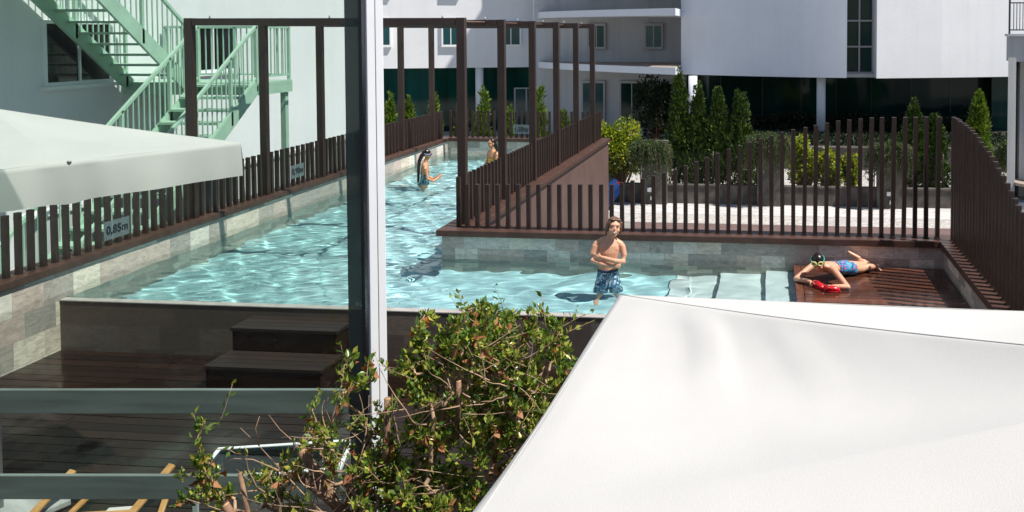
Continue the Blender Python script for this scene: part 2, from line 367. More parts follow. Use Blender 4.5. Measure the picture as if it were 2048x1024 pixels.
MB().box((-8.448, 9.3, -1.2), (2.298, 9.4, -.012)).build('overflow_wall', M['tile_front'], pool); MB().box((-8.448, 9.292, -.0115), (2.298, 9.4, .008)).build('overflow_lit_edge', simple('sunlit edge tone', (.38, .36, .34), .6, .2, 6), pool, bevel=.006)  # the wall's sunlit top line is put into this paler strip
MB().box((-.05, 9.41, -.449), (.33, 11.49, -.14)).build('underwater_step', M['pale_tile'], pool); MB().box((-.66, 9.41, -.449), (-.052, 11.49, -.30)).build('underwater_step', M['pale_tile'], pool)
cl = MB(); y = 11.8
while y < 21.9:
    cl.box((-4.26, y, -2.59), (-4.225, min(y+1.44, 21.93), .338)); y += 1.445
cl.build('brown_cladding', M['cladding'], pool)
MB().box((-4.2, 11.782, -2.59), (2.6, 11.81, .338)).build('outer_cladding', M['cladding'], pool)
def coping(a, b): return MB().box((*a, .342), (*b, .43)).build('coping', M['coping'], pool, bevel=.008)
coping((-8.79, 1.0), (-8.41, 21.93)); coping((-8.408, 21.56), (-4.662, 21.93)); coping((-4.66, 11.815), (-4.17, 21.93))
coping((-4.66, 11.43), (2.65, 11.813)); coping((2.24, 1.0), (2.65, 11.428))

# water: one sheet of real waves
def wave(x, y):
    z = 0
    for k, (dx, dy, wl, am, ph) in enumerate(WV):
        z += am*math.sin(2*PI*(x*dx+y*dy)/wl+ph+1.6*noise.noise(V(x*.55+k*3.1, y*.55, k)))
    z += .02*noise.noise(V(x*1.3, y*2.1, 5.3))+.009*noise.noise(V(x*3.0, y*5.0, 9.1))
    if x > -.9: z *= .55
    # choppier where the boy stands and along the back wall
    z += .014*math.exp(-((y-11.5)/.35)**2)*noise.noise(V(x*3.2, 2.7, 1))*(1 if x > -4.6 and x < .3 else 0)
    r = math.hypot(x+2.05, (y-10.45)); z += .012*math.exp(-r*1.5)*math.sin(r*15)
    return z
rw = random.Random(11); WV = []
for i in range(9):
    a = rw.uniform(-1.2, 1.2)+(PI/2 if i % 2 else .4); wl = [1.7, 1.1, .8, .6, .46, .36, .28, .22, .17][i]
    WV.append((math.cos(a), math.sin(a), wl, [.0055, .005, .004, .003, .0023, .0018, .0014, .0011, .0008][i], rw.uniform(0, 6)))
st = .022; nx = round(10.74/st); ny = round(12.19/st); idx = {}; wv = []; wf = []
def wid(i, j):
    if (i, j) not in idx:
        x = -8.449+i*st; y = 9.401+j*st; idx[i, j] = len(wv); wv.append((x, y, wave(x, y)))
    return idx[i, j]
i_c = round((-4.601+8.449)/st); j_c = round((11.498-9.401)/st)
for i in range(nx):
    for j in range(ny):
        if i < i_c or (j < j_c and -8.449+i*st < 2.28): wf.append((wid(i, j), wid(i+1, j), wid(i+1, j+1), wid(i, j+1)))
wm = MB(); wm.add(wv, wf, True)
WATER = struct(wm.build('water', M['water'])); WATER.cycles.is_caustics_caster = True

# wooden sun deck at the shallow end
sdk = thing('sun_deck', 'low wet brown wooden sun deck at the shallow end where the child lies', 'sun deck', (1.3, 10.45, .05))
b = MB(); y = 9.42; rnd = random.Random(5)
while y < 11.44:
    b.box((.42, y, .018), (2.28, y+.092, .05+rnd.uniform(-.001, .001))); y += .0985
b.box((.32, 9.42, .018), (.412, 11.48, .051))
b.xf(Matrix.Translation((-1.3, -10.45, -.05))).build('boards', M['sundeck'], sdk)
MB().box((-.975, -1.02, -.55), (.975, 1.0, -.034)).build('base', M['sundeck'], sdk)

# steps from the terrace up to the pool
stp = thing('wooden_steps', 'two dark wooden steps against the overflow wall behind the glass', 'steps', (-5.5, 8.85, -.6))
for (y0, y1, z1, x1) in ((8.86, 9.295, .5, -4.75), (8.40, 8.855, .25, -4.68)):
    b = MB()
    for k in range(4):
        wdt = (y1-y0)/4; b.box((-6.0+5.5, y0-8.85+k*wdt, z1-.035), (x1+5.5, y0-8.85+(k+1)*wdt-.006, z1))
    b.build('tread', M['step'], stp); MB().box((-5.98+5.5, y0-8.85+.01, 0), (x1+5.48, y1-8.86, z1-.036)).build('riser', M['deck'], stp)

# ------------------------------------------------------------------ picket fences (bars stand on the coping)
barm = MB().box((-.0275, -.0275, .006), (.0275, .0275, 1)).box((-.04, -.04, .0005), (.04, .04, .0058)).build('bar', M['bronze']); BAR = barm.data; bpy.data.objects.remove(barm)
capm = MB().ell((0, 0, 0), (.012, .012, .006), None, 6, 4)
def fence(label, pts, loc, group):
    f = thing('picket_fence', label, 'fence', loc, group)
    for x, y, zt in pts:
        o = bpy.data.objects.new('bar', BAR); C.objects.link(o); o.parent = f; o.location = (x-loc[0], y-loc[1], 0); o.scale = (1, 1, zt-.43)
        o.rotation_euler = (R(rf.uniform(-.45, .45)), R(rf.uniform(-.45, .45)), 0)
    return f
rf = random.Random(8)
def lerp(tab, x):
    for (a, va), (b_, vb) in zip(tab, tab[1:]):
        if a <= x <= b_: return va+(vb-va)*(x-a)/(b_-a)
    return tab[-1][1] if x > tab[-1][0] else tab[0][1]
FY = [11.85, 13.68, 15.5, 17.27, 19.06, 20.86]
G = 'brown picket fences round the pool'
free = lambda y: min(abs(y-q) for q in FY) > .09
fence('long even brown picket fence on the left pool wall with two depth signs', [(-8.57, 6.735+i*.1655, 1.14) for i in range(90) if free(6.735+i*.1655)], (-8.57, 14, .43), G)
fence('even brown picket fence on top of the brown clad wall', [(-4.42, 11.685+i*.1655, 1.14) for i in range(62) if free(11.685+i*.1655)], (-4.42, 16.5, .43), G)
fence('short brown picket fence across the far end of the pool', [(-8.42+i*.148, 21.74, 1.13) for i in range(27)], (-6.4, 21.74, .43), G)
TB = [(-4.4, 1.05), (-2.2, 1.08), (-1.75, 1.17), (-1.29, 1.31), (-.6, 1.59), (.23, 1.86), (.9, 2.0), (1.37, 2.05), (2.3, 2.07)]
fence('brown picket fence behind the boy whose bars rise in a wave to the right', [(-4.27+i*.148, 11.62, lerp(TB, -4.27+i*.148)) for i in range(45)], (-1, 11.62, .43), G)
TR = [(6, 1.2), (8.15, 1.42), (8.67, 1.55), (9.39, 1.8), (10.26, 2.0), (10.8, 2.06), (11.4, 2.08)]
fence('tall brown picket fence beside the sun deck stepping down to the right', [(2.42, 11.48-i*.148, lerp(TR, 11.48-i*.148)) for i in range(36)], (2.42, 9, .43), G)
# depth signs: acrylic plates wired to the bars
def lettering(txt, size, mat, parent, Mx):
    cu = bpy.data.curves.new('lettering', 'FONT'); cu.body = txt; cu.size = size; cu.align_x = 'CENTER'; cu.align_y = 'CENTER'; cu.extrude = .002; cu.offset = size*.018
    o = bpy.data.objects.new('tmp', cu); C.objects.link(o); dg = bpy.context.evaluated_depsgraph_get(); dg.update()
    me = bpy.data.meshes.new_from_object(o.evaluated_get(dg)); bpy.data.objects.remove(o)
    me.materials.clear(); me.materials.append(mat); l = bpy.data.objects.new('lettering', me); C.objects.link(l); l.parent = parent; l.matrix_local = Mx; return l
def sign(label, txt, loc, rotz):
    s = thing('depth_sign', label, 'sign', loc, 'pool depth signs'); s.rotation_euler = (0, 0, rotz)
    MB().box((-.215, -.003, -.12), (.215, .003, .12)).build('plate', M['acrylic'], s)
    lettering(txt, .15, M['ink'], s, Matrix.Translation((0, -.006, 0)) @ Matrix.Rotation(PI/2, 4, 'X')); return s
sign('clear sign reading 0,85m on the near part of the left fence', '0,85m', (-8.535, 10.32, .63), PI/2)
sign('clear sign reading 0,90m on the left fence beside a pergola post', '0,90m', (-8.535, 14.6, .69), PI/2)
sign('clear sign reading 1,20m on the far end fence', '1,20m', (-6.5, 21.70, .66), 0)

# ------------------------------------------------------------------ pergola
pg = thing('pergola', 'dark brown steel pergola of six portal frames over the long pool', 'pergola', (-6.5, 16.4, .43))
pm = MB().box((-.06, -.05, 0), (.06, .05, 2.98)).build('post', M['bronze'], pg, bevel=.004)
bm_ = MB().box((-2.005, -.05, 2.87), (2.005, .05, 2.977)).build('beam', M['bronze'], pg, bevel=.004)
for k, y in enumerate(FY):
    for sx in (-8.57, -4.42):
        o = pm if (k == 0 and sx < -5) else pm.copy()
        if o is not pm: C.objects.link(o)
        o.location = (sx+6.5, y-16.4, 0); o.parent = pg
    o = bm_ if k == 0 else bm_.copy()
    if k: C.objects.link(o)
    o.location = (.005, y-16.4, 0); o.parent = pg
for sx in (-8.25, -4.70):
    MB().tube([(sx+6.5, FY[0]-16.4, 2.93), (sx+6.5, FY[-1]-16.4, 2.93)], .022, 10).build('tie_rod', M['coping'], pg)
st_ = MB()
for y in FY:
    for sx in (-8.25, -4.70, -6.4): st_.tube([(sx+6.5, y-16.4, 2.97), (sx+6.5, y-16.4, 3.02)], .012, 6)
st_.build('bolt', M['frame_grey'], pg)

# ------------------------------------------------------------------ the building with the green stairs
hb = thing('stair_building', 'white rendered building wall behind the green staircase', 'building', (-11.7, 14, -1))
MB().box((-.5, -11, -1.6), (0, 10.3, 10)).build('wall', M['stucco'], hb)
def wallwin(y0, y1, z0, z1):
    f = MB(); t = .06
    f.box((0, y0, z0), (.05, y1, z0+t)).box((0, y0, z1-t), (.05, y1, z1)).box((0, y0, z0+t), (.05, y0+t, z1-t)).box((0, y1-t, z0+t), (.05, y1, z1-t)).box((0, (y0+y1)/2-.02, z0+t), (.045, (y0+y1)/2+.02, z1-t))
    o = f.build('window', M['white_alu'], hb); MB().box((.003, y0+t, z0+t), (.015, y1-t, z1-t)).build('pane', M['carglass'], o)
    MB().box((0, y0-.06, z0-.06), (.12, y1+.06, z0-.002)).build('sill', M['white_alu'], o); return o
wallwin(-1.35, .1, 3.32, 4.4); wallwin(2.1, 3.6, 3.36, 4.35)
sw = thing('low_wall', 'low grey wall with white capping behind the left fence', 'wall', (-10.6, 14.5, -1)); MB().box((-.1, -3.4, 0), (.1, 9.5, 1.52)).build('wall_body', M['stucco_grey'], sw); MB().box((-.14, -3.44, 1.522), (.14, 9.5, 1.58)).build('capping', M['white_alu'], sw)

# green steel staircase
sc = thing('steel_staircase', 'pale green steel staircase with open treads and railings on the left building', 'staircase', (-10.3, 14.3, -1))
GP = M['green_paint']
def P(x, y, z): return (x+10.3, y-14.3, z+1)
def flight(x0, x1, yb, zb, yt, zt, n):
    """two stringers, n open treads from (yb,zb) up to (yt,zt)"""
    for x in (x0, x1): MB().bar(P(x, yb, zb-.06), P(x, yt, zt-.06), .05, .24).build('stringer', GP, sc)
    for k in range(n):
        t = (k+.5)/n; y = yb+(yt-yb)*t; z = zb+(zt-zb)*(k+1)/n-.02
        MB().box(P(x0+.026, y-.14, z-.04), P(x1-.026, y+.14, z)).build('tread', GP, sc)
def railing(pts, h=1.0, sp=.12):
    """handrail, lower rail, posts and balusters along a polyline"""
    hr = MB()
    for a, b_ in zip(pts, pts[1:]): hr.bar(P(a[0], a[1], a[2]+h), P(b_[0], b_[1], b_[2]+h), .05, .05); hr.bar(P(a[0], a[1], a[2]+.1), P(b_[0], b_[1], b_[2]+.1), .03, .03)
    hr.build('handrail', GP, sc); bl = MB(); po = MB()
    for a, b_ in zip(pts, pts[1:]):
        L = math.hypot(b_[0]-a[0], b_[1]-a[1]); n = max(1, round(L/sp))
        for k in range(0 if a is pts[0] else 1, n+1):
            t = k/n; q = [a[i]+(b_[i]-a[i])*t for i in range(3)]; big = k % 9 == 0 or k == n
            (po if big else bl).bar(P(q[0], q[1], q[2]+(-.15 if big else .1)), P(q[0], q[1], q[2]+h), *((.05, .05) if big else (.018, .018)), V(0, 1, 0))
    bl.build('balusters', GP, sc); po.build('rail_posts', GP, sc)
zl = 2.30
flight(-10.2, -9.1, 10.1, zl-3.1, 14.3, zl, 16)
flight(-11.5, -10.4, 14.3, zl, 11.3, zl+2.4, 13)
MB().box(P(-11.65, 14.3, zl-.06), P(-9.05, 15.36, zl)).box(P(-11.65, 14.3, zl-.22), P(-9.05, 14.36, zl-.062)).box(P(-9.11, 14.362, zl-.22), P(-9.05, 15.36, zl-.062)).box(P(-11.65, 15.3, zl-.22), P(-9.112, 15.36, zl-.062)).build('landing', GP, sc)
MB().box(P(-11.65, 9.2, zl+2.3), P(-9.05, 11.3, zl+2.4)).build('landing', GP, sc)  # unseen upper landing, added as a solid plate to shade the wall
MB().box(P(-9.2, 15.2, -1), P(-9.1, 15.3, zl-.23)).box(P(-11.6, 15.2, -1), P(-11.5, 15.3, zl-.23)).build('column', GP, sc)
railing([(-9.1, 10.3, zl-2.95), (-9.1, 14.3, zl), (-9.1, 15.33, zl), (-11.6, 15.33, zl)])
railing([(-10.2, 10.3, zl-2.95), (-10.2, 14.3, zl)])
railing([(-10.4, 14.3, zl), (-10.4, 11.3, zl+2.4), (-10.4, 9.3, zl+2.4)])
railing([(-11.5, 14.2, zl+.08), (-11.5, 11.3, zl+2.4), (-11.5, 9.3, zl+2.4)])

# ------------------------------------------------------------------ hotel at the back
ho = thing('hotel_building', 'large white hotel with green glass ground floor and curved balconies', 'building', (0, 44, -2.6))
def Q(x, y, z): return (x, y-44, z+2.6)
FR = Matrix.Translation(Q(-13.4, 49.2, 0)) @ Matrix.Rotation(R(20), 4, 'Z') @ Matrix.Translation(-V(*Q(-13.4, 48, 0)))
MB().box(Q(-36, 48, 1.15), Q(-13.4, 60, 14)).xf(FR).build('left_facade', M['stucco'], ho)
MB().box(Q(-30, 48.9, -2.6), Q(-13.42, 49, 1.148)).xf(FR).build('glass_front', M['fglass'], ho)
for x in (-22.6, -21.2, -20.4, -18.9, -18.2, -16.2, -15.6): MB().box(Q(x-.03, 48.84, -2.6), Q(x+.03, 48.898, 1.147)).xf(FR).build('mullion', M['dglass'], ho)
for x in (-17.05, -23.6): MB().tube([Q(x, 48.3, -2.6), Q(x, 48.3, 1.147)], .23, 20).xf(FR).build('column', M['stucco'], ho)
dr = MB(); x0, x1, z1 = -15.05, -13.6, -.1
dr.box(Q(x0, 48.78, z1-.08), Q(x1, 48.838, z1)); [dr.box(Q(x, 48.78, -2.5), Q(x+.09, 48.838, z1-.082)) for x in (x0, (x0+x1)/2-.045, x1-.09)]
dd_ = dr.xf(FR).build('door', M['frame_grey'], ho); MB().box(Q(x0+.09, 48.80, -2.5), Q(x1-.09, 48.82, z1-.08)).xf(FR).build('pane', M['curtain'], dd_)
def hwin(x0, x1, z0, z1, y, deep=.05, mat=None, fr=None, X=Matrix()):
    """framed hotel window standing just proud of its wall"""
    t = .09; f = MB(); yo = y-deep
    f.box(Q(x0-t, yo, z0-t), Q(x1+t, y-.002, z0)).box(Q(x0-t, yo, z1), Q(x1+t, y-.002, z1+t)).box(Q(x0-t, yo, z0), Q(x0, y-.002, z1)).box(Q(x1, yo, z0), Q(x1+t, y-.002, z1))
    o = f.xf(X).build('window', fr or M['white_alu'], ho); MB().box(Q(x0, yo+.025, z0), Q(x1, y-.004, z1)).xf(X).build('pane', mat or M['curtain'], o)
    i = MB(); xm = (x0+x1)/2; i.box(Q(xm-.025, yo+.005, z0+.04), Q(xm+.025, yo+.022, z1-.04)).box(Q(x0, yo+.005, z0), Q(x1, yo+.022, z0+.04)).box(Q(x0, yo+.005, z1-.04), Q(x1, yo+.022, z1)); i.xf(X).build('sash', fr or M['white_alu'], o)
    return o
for x0, x1 in ((-23.2, -21.95), (-19.05, -18.2), (-15.75, -14.75)): hwin(x0, x1, 2.45, 3.75, 48, .16, X=FR)
for x0, x1 in ((-23.2, -21.95), (-19.05, -18.2), (-15.75, -14.75)): hwin(x0, x1, 5.3, 6.6, 48, .16, X=FR)
MB().tube([Q(-13.5, 47.9, -2.6), Q(-13.5, 47.9, 9)], .09, 10).build('downpipe', M['stucco_shade'], ho)
MB().box(Q(-13.39, 47.4, -2.6), Q(-11.7, 60, 14)).box(Q(-11.7, 46.7, -2.6), Q(-4.4, 60, 14)).build('recessed_facade', M['stucco_grey'], ho)
def arc(t): # slab front edge
    return (-13.3+8.85*t, 47.7-8.0*t**.72)
for z0 in (1.2, 4.0, 6.8):
    n = 24; fr_ = [arc(i/n) for i in range(n+1)]; vs = []; fs = []
    poly = fr_+[(-4.45, 47.5), (-13.3, 47.75)]; m = len(poly)
    vs = [Q(x, y, z0) for x, y in poly]+[Q(x, y, z0+.34) for x, y in poly]
    fs = [tuple(range(m)), tuple(range(m, 2*m))[::-1]]+[(i, (i+1) % m, m+(i+1) % m, m+i) for i in range(m)]
    MB().add(vs, [f[::-1] for f in fs]).build('balcony_slab', M['stucco_shade'], ho)
    MB().add([Q(x, y+.12, z0+.345) for x, y in fr_]+[Q(-4.45, 46.69, z0+.345), Q(-11.7, 46.69, z0+.345), Q(-11.7, 47.3, z0+.345)], [tuple(range(n+4))]).build('balcony_floor', M['slab'], ho)
for zb in (2.35, 5.15):
    hwin(-12.1, -11.95, zb, zb+1.25, 47.4, .12, None, M['frame_grey']); hwin(-10.05, -9.2, zb, zb+1.25, 46.7, .22, None, M['frame_grey']); hwin(-6.85, -6.0, zb, zb+1.25, 46.7, .22, None, M['frame_grey'])
hwin(-10.4, -9.25, -1.75, .42, 46.7, .2, None, M['frame_grey']); hwin(-8.25, -7.05, -1.75, .42, 46.7, .2, M['dglass'], M['frame_grey']); hwin(-5.9, -4.7, -1.75, .42, 46.7, .2, M['dglass'], M['frame_grey'])
MB().box(Q(-10.4, 46.55, -2.35), Q(-9.25, 46.698, -1.98)).build('vent_grille', M['dark_alu'], ho)
# the overhanging block: gently bowed front, window strip, dark glass under it
def bow(x): return 39.6+.16*(3.5-x)+.022*(3.5-x)**2
xs = [-4.45+i*(3.5+4.45)/26 for i in range(27)]
def block(front, z0, z1, yb, name, m):
    poly = front+[(front[-1][0], yb), (front[0][0], yb)]; k = len(poly)
    vs = [Q(x, y, z0) for x, y in poly]+[Q(x, y, z1) for x, y in poly]
    fs = [tuple(range(k))[::-1], tuple(range(k, 2*k))]+[(i, (i+1) % k, k+(i+1) % k, k+i) for i in range(k)]
    return MB().add(vs, fs).build(name, m, ho)
block([(x, bow(x)) for x in xs], 1.1, 26, 56, 'bowed_facade', M['stucco_shade'])
block([(4.82, 39.35), (7.9, 40.25), (11.1, 41.4), (14.5, 42.7)], 1.1, 26, 56, 'right_facade', M['stucco'])
MB().box(Q(3.502, 40.75, 1.1), Q(4.818, 56, 26)).build('strip_backing', M['stucco_grey'], ho)
MB().box(Q(3.502, 40.15, 1.1), Q(4.818, 40.75, 1.27)).build('sill', M['frame_grey'], ho)
ws = MB(); wp = MB()
for k in range(8):
    z = 1.27+k*1.22
    ws.box(Q(3.502, 40.60, z), Q(4.818, 40.74, z+.07))
for x in (3.502, 4.13, 4.75): ws.box(Q(x, 40.605, 1.34), Q(x+.068, 40.738, 11))
wso = ws.build('window_strip', M['frame_grey'], ho); MB().box(Q(3.51, 40.68, 1.27), Q(4.81, 40.73, 11)).build('pane', M['dglass'], wso)
MB().box(Q(-4.4, 44.6, -1.62), Q(14.4, 44.8, 1.098)).build('shaded_glass_front', M['dglass'], ho)
for x in (-2.6, -.4, 1.6, 3.4, 5.2, 7.2, 9.2): MB().box(Q(x-.02, 44.55, -1.62), Q(x+.02, 44.598, 1.097)).build('mullion', M['dark_alu'], ho)
MB().box(Q(10.9, 43.2, -1.62), Q(14.4, 44.59, 1.098)).build('green_glass_return', M['fglass'], ho)
for x in (2.4, -3.72): MB().tube([Q(x, 40.75, -1.62), Q(x, 40.75, 1.099)], .21, 20).build('column', M['stucco_shade'], ho)

# ------------------------------------------------------------------ corner building on the right
rb = thing('corner_building', 'plain weathered white building corner with roof terrace at the right edge', 'building', (6, 22, -2.6))
MB().add([(-.05, 0, 0), (.14, 0, 0), (.6, 1.6, 0), (.42, 1.6, 0), (-.05, 0, 5.7), (.14, 0, 5.7), (.6, 1.6, 5.7), (.42, 1.6, 5.7)], [(3, 2, 1, 0), (4, 5, 6, 7), (0, 1, 5, 4), (1, 2, 6, 5), (2, 3, 7, 6), (3, 0, 4, 7)]).box((.142, .02, 5.06), (6, .9, 5.7)).box((.142, .02, 0), (6, .9, 1.5)).box((.5, .902, 0), (6, 1.6, 5.7)).build('wall', M['stucco_old'], rb)
MB().box((-.11, -.08, 5.702), (6, .12, 5.76)).build('ledge', M['stucco_grey'], rb)
MB().add([(.142, -.06, 1.95), (6, -.06, .9), (6, .88, .9), (.142, .88, 1.95), (.142, -.06, 2.02), (6, -.06, .97), (6, .88, .97), (.142, .88, 2.02)], [(3, 2, 1, 0), (4, 5, 6, 7), (0, 1, 5, 4), (1, 2, 6, 5), (2, 3, 7, 6), (3, 0, 4, 7)]).build('sloping_sill', M['slab'], rb)
rl = thing('balcony_railing', 'blue black iron railing on the right corner building roof', 'railing', (6, 22, 3.16))
MB().bar((-.02, .05, 0), (-.02, .05, .95), .04, .04, V(0, 1, 0)).bar((3, .05, 0), (3, .05, .95), .04, .04, V(0, 1, 0)).build('rail_post', M['iron'], rl)
MB().bar((-.04, .05, .93), (5.9, .05, .93), .05, .05).bar((0, .05, .78), (5.9, .05, .78), .03, .03).bar((0, .05, .1), (5.9, .05, .1), .03, .03).build('rail', M['iron'], rl)
bb = MB(); [bb.bar((.08+i*.075, .05, .1), (.08+i*.075, .05, .78), .016, .016, V(0, 1, 0)) for i in range(78)]; bb.build('balusters', M['iron'], rl)

# ------------------------------------------------------------------ street garden: walls, pillars, fences
gw = thing('garden_wall', 'long low grey block wall along the street', 'wall', (1, 28.5, -2.6)); MB().box((-10, -.1, 0), (9, .12, .6)).build('wall_body', M['wallstone'], gw); MB().box((-10, -.13, .602), (9, .15, .66)).build('capping', M['wallstone'], gw)
for x, lab, h in ((-3.88, 'grey block pillar with trailing plant beside the citrus tree', 2.1), (0, 'grey block pillar half hidden under a big trailing plant', 1.9), (3.92, 'grey block pillar with a white plate between yellow shrubs and cypress', 2.05)):
    p = thing('wall_pillar', lab, 'pillar', (x, 28.28, -2.6), 'garden wall pillars'); MB().box((-.43, -.12, 0), (.43, .09, h)).build('pillar_body', M['wallstone'], p); MB().box((-.47, -.15, h+.002), (.47, .1, h+.07)).build('pillar_cap', M['wallstone'], p)
for x, z, lab in ((-4.0, -2.1, 'white light box on the left grey pillar'), (3.9, -2.1, 'white light box on the right grey pillar')):
    p = thing('light_box', lab, 'lamp', (x, 28.14, z), 'white boxes on the pillars'); MB().box((-.1, -.08, -.05), (.1, .015, .09)).build('housing', M['plastic_white'], p, bevel=.01); MB().box((-.1, -.09, -.09), (.1, .015, -.052)).build('visor', M['dark_alu'], p); MB().box((-.0, -.03, -.33), (.1, .015, -.2)).build('switch_plate', M['plastic_white'], p)
def chain(x0, x1, lab):
    f = thing('chain_link_fence', lab, 'fence', ((x0+x1)/2, 28.55, -2.0), 'chain link fences on the garden wall'); L = x1-x0; H_ = 1.15; m = MB(); s = .085
    n = int(L/s)
    for k in range(-int(H_/s), n):
        for sg in (1, -1):
            a = k*s; p0 = (a, 0); p1 = (a+H_, H_)
            lo = max(0, -a); hi = min(H_, L-a)
            if hi <= lo: continue
            q0 = (a+lo, lo if sg > 0 else H_-lo); q1 = (a+hi, hi if sg > 0 else H_-hi)
            m.bar((q0[0]-L/2, .004*sg, q0[1]), (q1[0]-L/2, .004*sg, q1[1]), .0028, .0028, V(0, 1, 0))
    m.build('wire_mesh', M['wire'], f); po = MB()
    k = 0
    while k <= L+.01: po.tube([(k-L/2, .03, 0), (k-L/2, .03, H_+.03)], .02, 6); k += L/max(1, round(L/1.3))
    po.build('fence_posts', M['bronze'], f)
chain(-8.5, -4.4, 'wire fence by the citrus tree'); chain(-3.4, -.45, 'wire fence behind the four cypresses'); chain(.45, 3.45, 'wire fence behind the yellow shrubs'); chain(4.4, 9.5, 'wire fence at the right of the garden wall')
rt = thing('retaining_wall', 'grey stone retaining wall behind the garden shrubs', 'wall', (4, 36.15, -2.6)); MB().box((-8.4, -.15, 0), (14, .14, .93)).build('wall_body', M['wallstone'], rt); MB().box((-8.4, -.2, .932), (14, .14, .985)).build('capping', M['wallstone'], rt)

# parked blue car, mostly behind the clad wall
car = thing('parked_car', 'blue parked car whose end shows beyond the brown clad wall', 'car', (-7.0, 27.15, -2.58))
def sec(x, hw, z0, z1): return [(x, -hw, z0), (x, hw, z0), (x, hw*1.02, (z0+z1)/2), (x, hw*.92, z1), (x, -hw*.92, z1), (x, -hw*1.02, (z0+z1)/2)]
def hull(secs):
    m = MB(); vs = [p for s in secs for p in s]; k = 6
    fs = [tuple(range(k)), tuple(range((len(secs)-1)*k, len(secs)*k))[::-1]]+[(i*k+(j+1) % k, i*k+j, (i+1)*k+j, (i+1)*k+(j+1) % k) for i in range(len(secs)-1) for j in range(k)]
    return m.add(vs, fs)
bo = hull([sec(-2.0, .68, .36, .62), sec(-1.9, .8, .24, .80), sec(-1.0, .85, .2, .88), sec(.3, .86, .2, .9), sec(1.45, .85, .22, .92), sec(1.92, .8, .26, .88), sec(2.02, .7, .38, .7)]).build('car_body', M['carblue'], car, bevel=.05)
hull([sec(-.95, .74, .88, .90), sec(-.25, .68, .88, 1.36), sec(.6, .68, .89, 1.44), sec(1.35, .68, .9, 1.34), sec(1.8, .7, .88, .92)]).build('cabin', M['carglass'], car, bevel=.04)
MB().box((-.2, -.6, 1.37), (1.3, .6, 1.45)).build('roof', M['carblue'], car, bevel=.03)
for x in (-1.25, 1.3):
    for sy in (-1, 1):
        wh = MB().tube([(x, sy*.70, .3), (x, sy*.88, .3)], .3, 24).build('wheel', M['tyre'], car); MB().tube([(x, sy*.86, .3), (x, sy*.895, .3)], .2, 12).build('rim', M['rim'], wh)
for sy in (-1, 1): MB().box((1.86, sy*.62-.12, .66), (2.0, sy*.62+.12, .8)).build('tail_lamp', M['lamp_red'], car, bevel=.02)
for sy in (-1, 1): MB().box((-1.96, sy*.56-.14, .58), (-1.82, sy*.56+.14, .7)).build('headlamp', M['plastic_white'], car, bevel=.02)

# the building the photograph was taken from: seen only as a dim reflection in the glass screen
vb = thing('terrace_building', 'shaded grey building front mirrored dimly in the glass screen', 'building', (-5, -2.5, -2.6))
MB().box((-14, -6, 0), (9, 0, 7)).build('wall', simple('taupe render', (.34, .32, .3), .9, .1, 1.5), vb)
for x in (-11, -8, -5, -2, 3):
    for z in (1.9,): wo = MB().box((x-.85, -.02, z), (x+.85, .05, z+2.3)).build('window', M['dark_alu'], vb); MB().box((x-.78, .052, z+.07), (x+.78, .06, z+2.23)).build('pane', M['dglass'], wo)
# ================================================================== VEGETATION
def leaves(name, P_, D_, size, mat, parent=None, fold=.25, aspect=.42, seed=0, vary=.35, droop=0):
    """one small folded leaf (two triangles) per point; D_ = leaf axis"""
    r = np.random.default_rng(seed); P_ = np.asarray(P_, float); D_ = np.asarray(D_, float); n = len(P_)
    D_ = D_/np.maximum(np.linalg.norm(D_, axis=1, keepdims=True), 1e-6); q = r.normal(size=(n, 3)); S = np.cross(D_, q); S /= np.maximum(np.linalg.norm(S, axis=1, keepdims=True), 1e-6); N = np.cross(S, D_)
    L = size*(1+vary*r.uniform(-1, 1, (n, 1))); W = L*aspect
    mid = P_+D_*L*.48
    v = np.stack([P_, mid+S*W/2+N*W*fold, P_+D_*L, mid-S*W/2+N*W*fold], 1).reshape(-1, 3)
    b = np.arange(n)*4; f = np.stack([np.stack([b, b+2, b+1], 1), np.stack([b, b+3, b+2], 1)], 1).reshape(-1, 3)
    me = bpy.data.meshes.new(name); me.vertices.add(n*4); me.vertices.foreach_set('co', v.ravel()); me.loops.add(n*6); me.loops.foreach_set('vertex_index', f.ravel().astype(np.int32))
    me.polygons.add(n*2); me.polygons.foreach_set('loop_start', np.arange(n*2, dtype=np.int32)*3); me.polygons.foreach_set('loop_total', np.full(n*2, 3, np.int32)); me.update(calc_edges=True); me.validate()
    o = bpy.data.objects.new(name, me); C.objects.link(o); me.materials.append(mat)
    if parent: o.parent = parent
    return o
